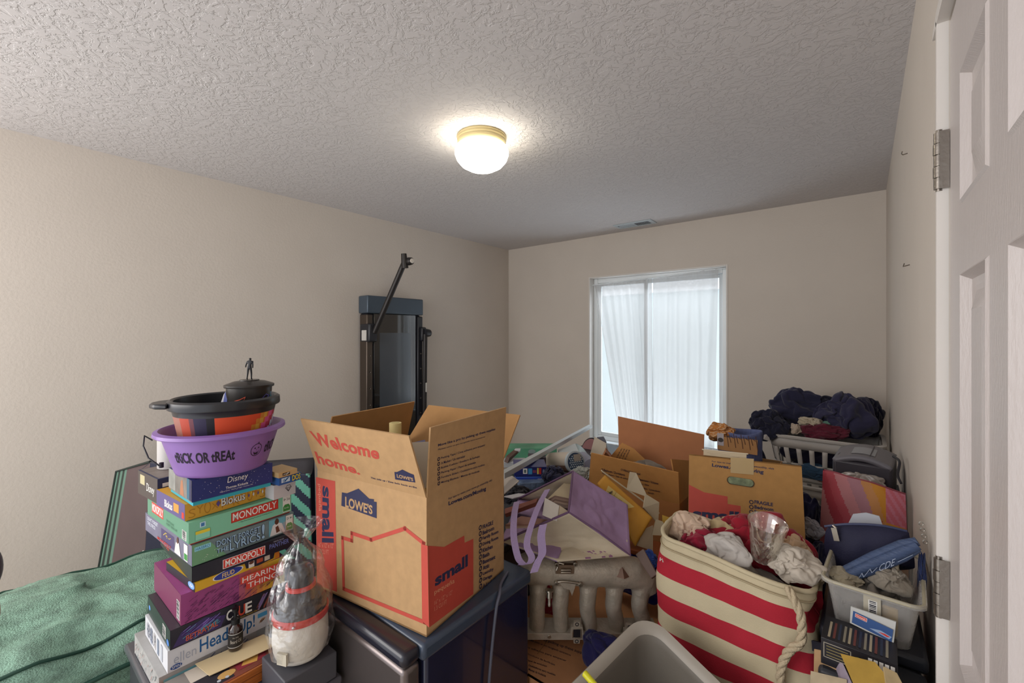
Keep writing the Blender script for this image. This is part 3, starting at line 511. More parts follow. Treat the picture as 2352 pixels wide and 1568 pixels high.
MB().tube([hb * .139 + Vector((0, 0, .094)) + ht * .02, hb * .152 + Vector((0, 0, .105)) + ht * .012, hb * .153 + Vector((0, 0, .08)), hb * .147 + Vector((0, 0, .058)) + ht * .03, hb * .128 + Vector((0, 0, .038)) + ht * .045], .0016, mat('#3a3a3c', .3, .8)).tube([hb * .126 + ht * .043 + Vector((0, 0, .035)), hb * .126 + ht * .043 + Vector((0, 0, .046))], .0045, BI, 8).build('wire_handle', T)
# ---- black popcorn bucket nested in it
bc = pc + Vector((.004, .006, .03)); T = thing('popcorn_bucket', 'black rimmed bucket with orange and red film artwork, nested in the purple tub', 'bucket', bc); BP = mat('#1f2026', .3, spec=.5)
def art(a, i):
    d = (a - va + 180) % 360 - 180
    if i < 1 or i > 8: return BP
    if d < -58: return mat('#a06a5c')
    if d < -44: return mat('#b0432e')
    if d < -38: return mat('#6a3a44')
    if d < -22: return mat('#2a2442')
    if d < -13: return mat('#18161e')
    s = d + (i - 4) * -6
    for lim, c in ((18, '#cf4a26'), (24, '#c9802c'), (28, '#d0a03a'), (33, '#cf6a2a'), (40, '#d2568c'), (47, '#b8324c'), (52, '#a8263c'), (58, '#c8ccd8'), (63, '#5f76a8'), (68, '#d4d0d8')):
        if s < lim: return mat(c)
    return mat('#a04a78')
wl = [(0, .0), (.088, 0)] + [(.09 + .0195 * k / 8, .02 + .103 * k / 8) for k in range(9)]
MB().lathe(wl + [(.1105, .124), (.118, .125), (.1195, .128), (.1185, .143), (.112, .147), (.106, .144), (.102, .12), (.085, .01), (0, .008)], BP, 120, matfn=art).build('bucket_body', T)
tb = MB(); t0 = math.radians(va - 92); hb = Vector((math.cos(t0), math.sin(t0), 0)); ht = Vector((-hb.y, hb.x, 0))
o = [hb * .112 - ht * .05, hb * .138 - ht * .035, hb * .149 - ht * .012, hb * .149 + ht * .012, hb * .138 + ht * .035, hb * .112 + ht * .05]
tb.prism([(p.x, p.y) for p in o], .13, .142, BP); tb.build('rim_handle', T, bevel=.004)
# ---- lidded cup with figure
cc = Vector((R.x * -.672 + F.x * 1.112, R.y * -.672 + F.y * 1.112, 1.2560)); T = thing('souvenir_cup', 'black lidded souvenir cup standing tall inside the black bucket', 'cup', cc)
def art2(a, i):
    d = (a - va + 180) % 360 - 180
    if i in (2, 3, 4, 5) and 62 < d < 85: return mat('#6aa0b8')
    return mat('#2a2624', .35)
MB().lathe([(0, 0), (.044, 0), (.046, .02), (.047, .04), (.048, .06), (.049, .08), (.0505, .10), (.051, .115)], mat('#2a2624', .35), 96, matfn=art2).build('cup_body', T)
cl = MB(); CT = [('#c4523a', [(-50, .075), (-40, .082), (-25, .086), (-12, .092), (-18, .08), (-30, .062), (-38, .045)]), ('#7fb6d8', [(20, .055), (28, .072), (40, .078), (52, .088), (44, .080), (50, .066), (58, .06)]), ('#6a62b8', [(30, .085), (42, .095), (54, .09), (40, .084)]), ('#cf4a3a', [(62, .11), (66, .09), (70, .1), (68, .075)])]
for c_, pts in CT:
    pts2 = []
    for (a, z), (b, y) in zip(pts, pts[1:]):
        fz = lambda z_: .046 + .0045 * (z_ / .1) + .0012
        f = lambda A, z_: (fz(z_) * math.cos(math.radians(A + va)), fz(z_) * math.sin(math.radians(A + va)), z_)
        cl.add([f(a, z), f(b, y), f(b + .5, y + .002), f(a - .5, z + .002)], [(0, 1, 2, 3)], mat(c_))
cl.build('stripe', T)
MB().lathe([(.051, .1135), (.0555, .1135), (.0560, .115), (.0560, .119), (.053, .1205), (.036, .127), (.022, .129), (.022, .131), (0, .131)], mat('#2b2725', .3), 64).build('lid', T)
# toy figure standing on the lid
fg = cc + Vector((0, 0, .131)); FM = mat('#1b1a1e', .4); me = bpy.data.meshes.new('toy_figure')
s = .0575 / 1.78; side = Vector((.72, .69, 0)); fwd = Vector((-.69, .72, 0))
def J(x, y, z): v = side * x + fwd * y; return (v.x * s, v.y * s, z * s)
jv = [J(0, 0, .95), J(0, .02, 1.15), J(.02, .03, 1.4), J(.02, .04, 1.52), J(.03, .05, 1.62), J(.03, .06, 1.72), J(.1, 0, .9), J(.13, .04, .5), J(.15, 0, .08), J(.16, .12, .02), J(-.1, 0, .9), J(-.12, -.02, .5), J(-.16, -.06, .08), J(-.18, .08, .02), J(.2, .02, 1.42), J(.27, -.02, 1.15), J(.22, .06, .9), J(-.17, .02, 1.42), J(-.26, .0, 1.16), J(-.34, .1, .95)]
je = [(0, 1), (1, 2), (2, 3), (3, 4), (4, 5), (0, 6), (6, 7), (7, 8), (8, 9), (0, 10), (10, 11), (11, 12), (12, 13), (2, 14), (14, 15), (15, 16), (2, 17), (17, 18), (18, 19)]
jr = [.13, .12, .15, .06, .11, .08, .09, .07, .05, .04, .09, .07, .05, .04, .07, .05, .04, .07, .05, .04]
me.from_pydata(jv, je, []); me.materials.append(FM); fo = bpy.data.objects.new('toy_figure', me); COL.objects.link(fo); fo.location = fg
md = fo.modifiers.new('skin', 'SKIN'); md.use_smooth_shade = True
for i, r in enumerate(jr): me.skin_vertices[0].data[i].radius = (r * s, r * s)
me.skin_vertices[0].data[0].use_root = True; fo.modifiers.new('sub', 'SUBSURF').levels = 1
tag(fo, 'tiny dark standing toy figure on top of the souvenir cup lid', 'figurine')
# card tucked in the bucket
a = pt(500, 926, 1.10); mb = MB().slab([pt(500, 945, 1.09), pt(521, 945, 1.07), pt(523, 893, 1.085), pt(514, 905, 1.1)], .002, mat('#a9a8b0')); f_ = MB().slab([pt(511, 935, 1.078), pt(521, 935, 1.068), pt(522, 895, 1.083), pt(516, 903, 1.09)], .001, mat('#2f3d80'))
mb.v += f_.v; o_ = len(mb.v) - len(f_.v); 
for fc, mi_, sm_ in zip(f_.f, f_.m, f_.sm): mb.f.append(tuple(k + o_ for k in fc)); mb.m.append(mb.mi(f_.mats[mi_])); mb.sm.append(sm_)
tag(mb.build('folded_card'), 'grey and blue folded card tucked beside the lidded cup', 'card')
# white can behind the tub
q = pt(396, 1060, 1.22); wc = MB().lathe([(0, 0), (.034, 0), (.034, .09), (.031, .094), (0, .094)], mat('#b5b1ae', .5), 28); o = wc.build('white_tin'); o.location = (q.x, q.y, 1.1336); tag(o, 'small pale grey tin partly hidden behind the left of the purple tub', 'tin')
# ---------------------------------------------------------------- compact refrigerator under the big moving box
FB = mat('#20223a', .22, coat=.35, var=.06, vs_=3, name='dark_blue_black_enamel'); T = thing('mini_refrigerator', 'dark glossy compact refrigerator carrying the big open cardboard box', 'refrigerator', (0, 0, 0))
MB().box((-1.185, .612, .02), (-.735, .985, .83), FB).build('cabinet', T, bevel=.008)
MB().box((-1.19, .60, .80), (-.728, .99, .838), mat('#3a4658', .3, coat=.3)).build('top_panel', T, bevel=.01, seg=3)
MB().box((-1.185, .560, .06), (-.742, .606, .80), mat('#7d7472', .28, .75, bump=.02, bs=200, name='brushed_steel_door')).build('door', T, bevel=.012, seg=4)
MB().box((-1.188, .556, .801), (-.738, .606, .836), mat('#1d1e2a', .3, coat=.4)).build('door_cap', T, bevel=.014, seg=4)
# power cord coming over the right side
cp = [Vector((-.768, .93, .8435)), Vector((-.745, .875, .844)), Vector((-.724, .845, .839)), Vector((-.7215, .825, .79)), Vector((-.723, .80, .6)), Vector((-.721, .79, .35))]
def smooth(path, n=8):
    P = [Vector(p) for p in path]; out = []
    for i in range(len(P) - 1):
        p0, p1, p2, p3 = P[max(i - 1, 0)], P[i], P[i + 1], P[min(i + 2, len(P) - 1)]
        for k in range(n): t = k / n; out.append(.5 * ((2 * p1) + (p2 - p0) * t + (2 * p0 - 5 * p1 + 4 * p2 - p3) * t * t + (3 * p1 - p0 - 3 * p2 + p3) * t ** 3))
    return out + [P[-1]]
tag(MB().tube(smooth(cp), .004, mat('#5a5d6c', .4), 8).build('power_cord'), 'grey power cord hanging down the right side of the refrigerator', 'cord')
# ---------------------------------------------------------------- cardboard
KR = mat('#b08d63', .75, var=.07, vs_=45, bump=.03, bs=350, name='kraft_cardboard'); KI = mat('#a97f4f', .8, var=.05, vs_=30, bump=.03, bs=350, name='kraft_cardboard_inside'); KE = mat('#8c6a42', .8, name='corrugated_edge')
BR = mat('#b8473a', .6, var=.04, vs_=40, name='box_red_ink'); BN = mat('#26284a', .6, name='box_navy_ink'); PK = mat('#cf8a72', .6)
N0 = Vector((R.x * -.187 + F.x * .951, R.y * -.187 + F.y * .951, .8395)); u = (R * -.859 + F * .512).normalized(); v = Vector((-u.y, u.x, 0))
v = v if v.dot(R * .512 + F * .859) > 0 else -v
LW, RW, BH = .379, .32, .305
# local frame: x along the short right face, y along the long left face, z up
M = basis(N0, v, u); T = thing('moving_box', 'large open brown moving box reading Welcome home, standing on the refrigerator', 'cardboard box', M)
tk = .004; bd = MB()
bd.box((0, 0, 0), (RW, LW, tk), KI)
for lo, hi in (((0, 0, 0), (tk, LW, BH)), ((RW - tk, 0, 0), (RW, LW, BH)), ((tk, 0, 0), (RW - tk, tk, BH)), ((tk, LW - tk, 0), (RW - tk, LW, BH))): bd.box(lo, hi, KR)
ML = M
lf = Face(bd, (0, LW, 0), (0, -1, 0), (0, 0, 1), ML); rf = Face(bd, (0, 0, 0), (1, 0, 0), (0, 0, 1), ML)
def C4(x, y): return (660 + x / 2.3467, 900 + y / 2.3467)
def L4(f, pts): return [f.uv(*C4(*p)) for p in pts]
lf.poly(L4(lf, [(155, 458), (258, 480), (268, 1077), (160, 1037)]), BR)
def tx(f, s, c, m, bold=.02, rot=0, line=1., align='LEFT', shear=0):  # corners given as BL, BR, TR, TL in crop coordinates
    f.text(s, 0, 0, 0, 0, m, bold, rot, shear, align, line, corners=L4(f, c))
tx(lf, 'small', [(186, 810), (250, 822), (236, 512), (190, 502)][0:1] + [(252, 812), (236, 516), (190, 504)], BN, .06, -90)
tx(lf, 'pequeña', [(166, 640), (186, 642), (182, 498), (164, 494)], PK, .0, -90); tx(lf, '16" x 12" x 12"\n1.3 CU FT', [(168, 870), (250, 878), (250, 815), (168, 810)], PK, -.005)
lg = [(292, 612), (295, 540), (322, 545), (384, 520), (442, 574), (467, 577), (467, 590), (482, 592), (482, 680)]; lf.poly(L4(lf, lg), BN); tx(lf, "LOWE'S", [(313, 620), (460, 660), (460, 610), (313, 560)], KR, .05)
ol = L4(lf, [(298, 785), (348, 800), (348, 760), (452, 795), (634, 735), (735, 815), (741, 1240), (305, 1060)]); lf.line(ol, .009, BR, True)
# right face
rf.poly(L4(rf, [(757, 828), (845, 834), (953, 773), (955, 812), (1002, 790), (1002, 1088), (765, 1268), (742, 1235)][:7]), BR); lf.poly(L4(lf, [(722, 818), (757, 828), (765, 1268), (728, 1232)]), BR)
tx(rf, 'small', [(795, 1050), (972, 938), (972, 872), (795, 985)], BN, .07); tx(rf, 'pequeña', [(792, 1098), (900, 1035), (900, 1003), (792, 1068)], mat('#d9a07a'), .0); tx(rf, '16" x 12" x 12"\n1.3 CU FT', [(792, 1180), (888, 1120), (888, 1065), (792, 1125)], PK, -.005)
tx(rf, 'For tips to make your move go smoothly, visit', [(868, 584), (1104, 482), (1104, 466), (868, 570)], BN, .01); tx(rf, 'Lowes.com/Moving', [(868, 618), (1070, 535), (1070, 508), (868, 590)], BN, .05)
items = ['FRAGILE', 'Bedroom', 'Family Room', 'Dining Room', 'Kitchen', 'Bath', 'Basement', 'Attic', 'Laundry', 'Garage', 'A Load of Bricks']; ws = [58, 62, 86, 84, 54, 36, 68, 36, 58, 50, 104]
def checklist(f, items, ws, y0, dy, x0, xt, slope, h):
    for k, (s, w) in enumerate(zip(items, ws)):
        y = y0 + dy * k; tx(f, s, [(xt, y + h / 2 - 2), (xt + w, y + h / 2 - 2 - w * slope), (xt + w, y - h / 2 - w * slope - 2), (xt, y - h / 2 - 2)], BN, .04)
        c = L4(f, [(x0, y)])[0]; rr = abs(L4(f, [(x0 + 6, y)])[0][0] - c[0]); f.line([(c[0] + rr * math.cos(a_ * math.pi / 6), c[1] + rr * math.sin(a_ * math.pi / 6)) for a_ in range(12)], rr * .5, BN, True)
checklist(rf, items, ws, 730, 31.5, 1039, 1051, .45, 22)
bd.build('box_body', T)
def flap(name, a, b, out, h, ang, m1, art=None, ins=0.012, h2=None):
    """flap hinged on the top edge a-b, leaning by ang degrees towards out"""
    a = Vector(a); b = Vector(b); o = Vector(out); up = (o * math.sin(math.radians(ang)) + Vector((0, 0, 1)) * math.cos(math.radians(ang))); U = (b - a).normalized(); W = (b - a).length
    mb = MB(); c = [a + U * .002, b - U * .002, b - U * ins + up * (h2 or h), a + U * ins * .3 + up * h]; mb.slab(c, tk, m1); fc = Face(mb, a, U, up, ML)
    if art: art(fc, W)
    return mb.build(name, T)
def artL(f, W):
    tx(f, 'Welcome', [(160, 285), (495, 365), (495, 300), (116, 208)], BR, .05); tx(f, 'home.', [(168, 385), (394, 447), (388, 405), (145, 318)], BR, .05)
    tx(f, 'This side up / Este lado hacia arriba', [(449, 468), (698, 522), (698, 510), (449, 456)], BN, .02)
    f.poly(L4(f, [(582, 470), (578, 430), (592, 430), (620, 417), (656, 435), (682, 445), (690, 487)]), BN); tx(f, "LOWE'S", [(592, 460), (680, 480), (678, 462), (590, 440)], KR, .05)
def artR(f, W):
    tx(f, 'Move like a pro by picking up these supplies:', [(812, 298), (1122, 208), (1122, 192), (812, 280)], BN, .04); tx(f, 'Múdate como un pro recogiendo estos suministros:', [(812, 318), (1066, 246), (1066, 236), (812, 306)], BN, .0)
    tl = ['Packing Tape / Cinta adhesiva para empacar', 'A Marker / Un marcador', 'Bubble Cushion / Envoltura de burbujas', 'Packing Paper / Papel de embalaje', 'Furniture Sliders / Deslizadores para muebles', 'Moving Blankets / Mantas de mudanza']
    for k, (s, w) in enumerate(zip(tl, [238, 130, 208, 186, 234, 206])):
        y = 358 + 26.2 * k; tx(f, s, [(828, y + 6), (828 + w, y + 6 - w * .30), (828 + w, y - 8 - w * .30), (828, y - 8)], BN, .015)
        c = L4(f, [(815, y + 3)])[0]; rr = .0035; f.line([(c[0] + rr * math.cos(a_ * math.pi / 6), c[1] + rr * math.sin(a_ * math.pi / 6)) for a_ in range(12)], rr * .5, BN, True)
flap('flap', (0, LW, BH), (0, 0, BH), (-1, 0, 0), .152, 19, KR, artL, .005)
flap('flap', (0, 0, BH), (RW, 0, BH), (0, -1, 0), .155, 4, KR, artR, .004)
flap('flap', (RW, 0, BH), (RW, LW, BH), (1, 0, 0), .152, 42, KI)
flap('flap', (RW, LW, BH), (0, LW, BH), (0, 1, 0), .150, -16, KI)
# contents of the big box
def L_(x, y, z): return M @ Vector((x, y, z))
o = MB().box((.02, .02, .006), (.30, .36, .17), mat('#3a352f', .8)).build('packed_blanket', bevel=.02); o.matrix_world = M; tag(o, 'dark folded blanket packed at the bottom of the big open box', 'blanket')
q = Vector(pt(908, 985, 1.12)); rl = MB().tube([(q.x, q.y, 1.0095), (q.x, q.y, 1.275)], .0155, mat('#d6c489', .6), 24); rl.tube([(q.x, q.y, 1.2752), (q.x, q.y, 1.2756)], .010, mat('#b8a870', .7), 18); tag(rl.build('foam_roll', bevel=.003), 'pale yellow foam roll sticking up out of the big box', 'roll')
a, b, c, e = pt(936, 1016, 1.20), pt(1003, 1013, 1.24), pt(1003, 1120, 1.20), pt(940, 1140, 1.15)
mb = MB().slab([e, c, b, a], .012, mat('#cdc7b8', .5)); U = (c - e).normalized(); Nn = U.cross(a - e).normalized(); f = Face(mb, e, U, Nn.cross(U)); W = (c - e).length
for k, (v0, v1, cc_) in enumerate([(.115, .135, '#7f82a8'), (.10, .112, '#9a94a4'), (.086, .1, '#6f74a0'), (.07, .083, '#5a5f98'), (.0, .062, '#b79a5a')]): f.rect(.002, v0, W - .003, v1, mat(cc_))
f.text('for the\nhome', .02, .10, .05, .13, WH); tag(mb.build('magazine'), 'blue and yellow covered magazine standing inside the big open box', 'magazine')
# ---------------------------------------------------------------- bagged bundle in front of the refrigerator
tag(MB().box((-1.09, .42, .691), (-.97, .54, .752), mat('#4a4a50', .5)).build('small_carton', bevel=.003), 'small dark carton under the plastic wrapped canister', 'box')
q = Vector((-1.028, .482, .7535)); T = thing('hat_canister', 'white quilted canister with black domed top and red bands, wrapped in plastic', 'canister', q)
CLO = mat('#c9c4ba', .8, var=.06, vs_=30, bump=.5, bs=40, name='quilted_white_fabric'); BKG = mat('#26262c', .25, coat=.5); RD = mat('#b8332c', .45)
MB().lathe([(0, 0), (.045, 0), (.056, .012), (.061, .04), (.06, .07), (.057, .096)], CLO, 40).build('fabric_body', T, sub=1)
MB().lathe([(.0575, .093), (.0605, .094), (.0605, .107), (.0575, .109)], RD, 48).build('red_band', T)
MB().lathe([(.057, .108), (.055, .125), (.047, .142), (.035, .153), (.029, .158)], BKG, 40).build('black_dome', T)
MB().lathe([(.029, .157), (.0325, .158), (.0325, .166), (.028, .167)], RD, 40).build('red_collar', T)
MB().lathe([(.0275, .166), (.0285, .185), (.026, .2), (.02, .206), (0, .208)], BKG, 32).build('black_knob', T)
for k in range(3): 
    a_ = math.radians(-95 + 28 * k); MB().lathe([(0, 0), (.003, 0), (.003, .003), (0, .004)], mat('#c8c8cc', .2, .9), 10, Matrix.Translation((.061 * math.cos(a_), .061 * math.sin(a_), .1)) @ Matrix.Rotation(a_, 4, 'Z') @ Matrix.Rotation(math.pi / 2, 4, 'Y')).build('stud', T)
MB().box((-.005, -.066, .02), (.02, -.060, .045), mat('#bdb6a4', .7), Matrix.Rotation(.4, 4, 'Z')).build('fabric_label', T)
PL = film('clear_plastic', (1, 1, 1, 1), .95, .25, .3, 1.)
def crinkle(u_, v_):
    a_ = u_ * 2 * math.pi; prof = [(.035, .002), (.062, .02), (.068, .06), (.066, .11), (.062, .15), (.05, .19), (.04, .225), (.02, .25), (.012, .262), (.03, .285), (.042, .3)]
    t = v_ * (len(prof) - 1); i = min(int(t), len(prof) - 2); fr_ = t - i; r = prof[i][0] * (1 - fr_) + prof[i + 1][0] * fr_; z = prof[i][1] * (1 - fr_) + prof[i + 1][1] * fr_
    r *= 1 + .16 * abs(noise.noise(Vector((math.cos(a_) * 3, math.sin(a_) * 3, z * 22)))) + .10 * abs(math.sin(a_ * 5 + z * 30)) * (1 if z > .2 else .2); return q + Vector((r * math.cos(a_), r * math.sin(a_), z + .004))
mb = MB().grid(crinkle, 72, 50, PL); ob = mb.build('plastic_bag'); tag(ob, 'clear crinkled plastic bag gathered at the top around the white canister', 'plastic bag')
# ---------------------------------------------------------------- cloth helpers
def fbm(p, o=3): return noise.fractal(p, 1.0, 2.0, o)
def crumpled(mb, c, r, m, seed=0, amp=.35, freq=2.2, nu=0, nv=0, zmin=-.75, ax=0., matfn=None):
    return drape(mb, c, r, m, seed, ax, matfn, .12 + .2 * amp, zmin)
def cloth(h, var=.08, rough=.9): return mat(h, rough, var=var, vs_=12, bump=.12, bs=500, spec=.15, sheen=.2, name='woven_fabric')
def garment(name, label, cat, c, r, h, seed, group=None, amp=.35, freq=2.2, zmin=-.75, ax=0, **k):
    o = crumpled(MB(), c, r, cloth(h), seed, amp, freq, zmin=zmin, ax=ax, **k).build(name); return tag(o, label, cat, group)
def openbox(name, label, M, W, D, H, group=None, walls=KR, art=None, cat='cardboard box', lidt=False):
    T = thing(name, label, cat, M, group); bd = MB(); bd.box((0, 0, 0), (W, D, .004), KI)
    for lo, hi in (((0, 0, 0), (.004, D, H)), ((W - .004, 0, 0), (W, D, H)), ((.004, 0, 0), (W - .004, .004, H)), ((.004, D - .004, 0), (W - .004, D, H))): bd.box(lo, hi, walls)
    if lidt: bd.box((0, 0, H - .004), (W, D, H), walls)
    if art: art(bd, M, T)
    bd.build('box_body', T); return T
def C5(x, y): return (1100 + x / 4.126, 940 + y / 4.126)
def C2(x, y): return (1300 + x / 4.127, 940 + y / 4.127)
# ---------------------------------------------------------------- supports under the heap: closed moving boxes and totes on the floor
def A1(bd, M, T):
    f = Face(bd, (0, 0, .53), (1, 0, 0), (0, 1, 0), M)
    def C1(x, y): return (1130 + x / 4.78, 1240 + y / 4.78)
    for s, c in (('Move like a pro by picking up these supplies', [(300, 1020), (1040, 1280), (1050, 1240), (310, 985)]), ('Múdate como un pro recogiendo suministros', [(380, 1100), (860, 1280), (870, 1255), (390, 1070)]), ('Cinta adhesiva para empacar', [(330, 1170), (815, 1340), (820, 1315), (335, 1145)]), ('Envoltura de burbujas', [(380, 1260), (690, 1385), (695, 1360), (385, 1235)]), ('Papel de embalaje', [(380, 1330), (600, 1400), (605, 1378), (385, 1305)]), ('Deslizadores para muebles', [(400, 1390), (695, 1500), (700, 1472), (405, 1362)]), ('Mantas de mudanza', [(400, 1430), (590, 1505), (595, 1480), (405, 1405)])):
        f.text(s, 0, 0, 0, 0, INK, .02, corners=[f.uv(*C1(*q)) for q in c])
    f.line([f.uv(*C1(650, 1050)), f.uv(*C1(500, 1250))], .002, KE)
openbox('moving_box', 'brown moving box with printed packing list on its lid, under the metal manifold', rz((-.972, .996, 0), 0), .512, .64, .53, 'moving boxes under the heap', mat('#b9845a', .75, var=.06, vs_=30), A1, lidt=True)
def tote(label, lo, hi, h, grp='storage totes at the bottom of the heap'):
    T = thing('storage_tote', label, 'storage tote', lo, grp); w, d_, z = [b - a for a, b in zip(lo, hi)]
    MB().box((.01, .01, 0), (w - .01, d_ - .01, z - .03), mat(h, .4)).build('tote_body', T, bevel=.01); MB().box((0, 0, z - .03), (w, d_, z), mat('#2a2c33', .4)).build('lid', T, bevel=.008); return T
tote('dark tote behind the refrigerator, carrying papers and books', (-1.42, 1.02, 0), (-.98, 1.60, .76), '#3b3e48')
tote('dark tote below the canister and the blue game boxes', (-1.45, 1.68, 0), (-.96, 2.45, .78), '#33405c')
tote('dark tote under the open flapped moving box', (-.94, 1.68, 0), (-.53, 2.12, .555), '#3c4250')
tote('dark tote under the striped canvas basket', (-.43, 1.135, 0), (-.10, 1.46, .47), '#40404a')
tote('dark tote under the closed moving box with the oval hand hole', (-.455, 1.56, 0), (-.16, 1.90, .605), '#3a3f4c')
tote('dark tote under the white laundry baskets', (-.44, 2.85, 0), (.095, 3.35, .40), '#3c4250')
# ---------------------------------------------------------------- open moving box in the middle
ob = rz((-.935, 1.69, .556), 0); W2, D2, H2 = .39, .31, .30; T = openbox('moving_box', 'open brown moving box with raised flaps and grey fleece inside, in front of the window', ob, W2, D2, H2, 'moving boxes under the heap', mat('#a8713f', .8, var=.05, vs_=30)); 
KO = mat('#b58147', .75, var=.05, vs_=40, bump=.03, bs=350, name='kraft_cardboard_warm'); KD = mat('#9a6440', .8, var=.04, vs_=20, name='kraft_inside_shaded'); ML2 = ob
def wp(x, y, Y): return ob.inverted() @ ony(*C2(x, y), Y)
def fl(name, P, m, art=None):
    mb = MB().slab(P, .004, m)
    if art: U = (P[1] - P[0]).normalized(); N = U.cross(P[3] - P[0]).normalized(); fa = Face(mb, P[0], U, N.cross(U), ob); fa.l = 60; art(fa)
    return mb.build(name, T)
def artF(f):
    def t2(s, c, b=.03): f.text(s, 0, 0, 0, 0, mat('#3a2a34', .6), b, corners=[f.uv(*C2(*q)) for q in c])
    t2('O FRAGILE / Frágil', [(520, 580), (705, 625), (708, 600), (524, 556)]); t2('O Bedroom / Dormitorio', [(335, 575), (562, 628), (566, 606), (340, 552)]); t2('Family Room / Sala de estar', [(345, 610), (590, 665), (592, 645), (348, 590)])
    t2('Basement / Sótano', [(690, 665), (878, 708), (881, 688), (694, 645)]); t2('Attic / Ático', [(690, 705), (790, 722), (793, 702), (694, 684)]); t2('Laundry / Lavandería', [(695, 745), (893, 785), (896, 765), (699, 724)]); t2('Garage / Garaje', [(695, 785), (835, 803), (838, 783), (699, 764)])
fl('flap', [Vector((0, 0, H2)), Vector((W2, 0, H2)), wp(1065, 600, 1.645), wp(238, 412, 1.645)], KO, artF)
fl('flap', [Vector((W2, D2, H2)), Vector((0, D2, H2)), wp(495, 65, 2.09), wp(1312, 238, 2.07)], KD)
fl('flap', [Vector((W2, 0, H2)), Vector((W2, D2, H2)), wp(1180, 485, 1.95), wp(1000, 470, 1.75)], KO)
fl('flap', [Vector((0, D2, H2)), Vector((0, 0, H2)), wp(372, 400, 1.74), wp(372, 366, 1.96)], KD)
q = [ony(*C2(*p), 1.92) for p in ((400, 470), (900, 620), (640, 370), (530, 315))]
mb = MB().slab([q[0], q[1], q[2], q[3]], .003, KO); f = Face(mb, q[0], (q[1] - q[0]), (q[1] - q[0]).cross(q[3] - q[0]).cross(q[1] - q[0]), Matrix.Identity(4))
for k in range(4): f.text('O Packing' if k % 2 else 'O Garage tape', 0, 0, 0, 0, INK, .02, corners=[f.uv(*C2(*c)) for c in ((470 + 26 * k, 455 + 5 * k), (525 + 24 * k, 365 + 5 * k), (540 + 24 * k, 372 + 5 * k), (487 + 26 * k, 462 + 5 * k))])
tag(mb.build('cardboard_sheet'), 'brown printed cardboard sheet standing inside the open flapped box', 'cardboard')
garment('fleece_blanket', 'grey brown fleece lump showing inside the open flapped box', 'blanket', (-.73, 1.83, .84), (.15, .11, .125), '#6f655b', 3, amp=.12, freq=2, zmin=-1, ax=-8)
# ---------------------------------------------------------------- closed moving box with hand hole
b0 = Vector((-.466, 1.545, .6805)); b1 = Vector((-.150, 1.625, .6805)); x3 = (b1 - b0).normalized(); y3 = Vector((0, 0, 1)).cross(x3); z3 = (Z * math.cos(.29) + y3 * math.sin(.29)).normalized(); W3, D3, H3 = (b1 - b0).length, .25, .405
M3 = basis(b0 + Z * .412 - z3 * H3, x3, z3.cross(x3), z3)
def A3(bd, M, T):
    f = Face(bd, (0, 0, 0), (1, 0, 0), (0, 0, 1), M); g = lambda pts: [f.uv(*C2(*p)) for p in pts]
    f.poly(g([(1160, 1200), (1165, 712), (1310, 785), (1532, 825), (1532, 895), (1655, 915), (1655, 1300), (1160, 1240)]), BR)
    def t3(s, c, m, b): f.text(s, 0, 0, 0, 0, m, b, corners=g(c))
    t3('For tips to make your move go smoothly, visit', [(1382, 500), (1972, 578), (1972, 552), (1382, 484)], BN, .03); t3('Lowes.com/Moving', [(1382, 550), (1872, 620), (1875, 575), (1385, 510)], BN, .06)
    t3('small', [(1200, 1025), (1640, 1080), (1640, 970), (1205, 935)], BN, .08); t3('pequeña', [(1195, 1080), (1408, 1110), (1410, 1070), (1198, 1040)], mat('#d9a07a'), .02)
    for k, (s, w) in enumerate(zip(['FRAGILE', 'Bedroom', 'Family Room', 'Dining Room', 'Kitchen', 'Bath'], [176, 180, 256, 254, 160, 100])):
        y = 878 + 47 * k; t3(s, [(1786, y + 14), (1786 + w, y + 14 + w * .155), (1786 + w, y - 20 + w * .155), (1786, y - 20)], BN, .05)
        c = g([(1757, y)])[0]; f.line([(c[0] + .0052 * math.cos(a_ * math.pi / 6), c[1] + .0052 * math.sin(a_ * math.pi / 6)) for a_ in range(12)], .0022, BN, True)
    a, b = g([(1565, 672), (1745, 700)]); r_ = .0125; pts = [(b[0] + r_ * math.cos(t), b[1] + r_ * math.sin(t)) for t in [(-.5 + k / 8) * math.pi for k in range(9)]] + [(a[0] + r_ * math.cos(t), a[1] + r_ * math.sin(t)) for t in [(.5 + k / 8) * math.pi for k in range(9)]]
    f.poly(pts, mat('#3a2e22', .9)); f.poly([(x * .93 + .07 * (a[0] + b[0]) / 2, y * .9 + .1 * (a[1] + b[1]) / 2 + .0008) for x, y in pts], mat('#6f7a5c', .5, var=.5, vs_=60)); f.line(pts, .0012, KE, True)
    f.poly(g([(1560, 455), (1780, 468), (1780, 620), (1560, 600)]), mat('#b39a6c', .25, coat=.3))
openbox('moving_box', 'closed brown moving box with an oval hand hole and red panel reading small', M3, W3, D3, H3, 'moving boxes under the heap', mat('#ad8149', .75, var=.06, vs_=40, bump=.03, bs=350), A3, lidt=True)
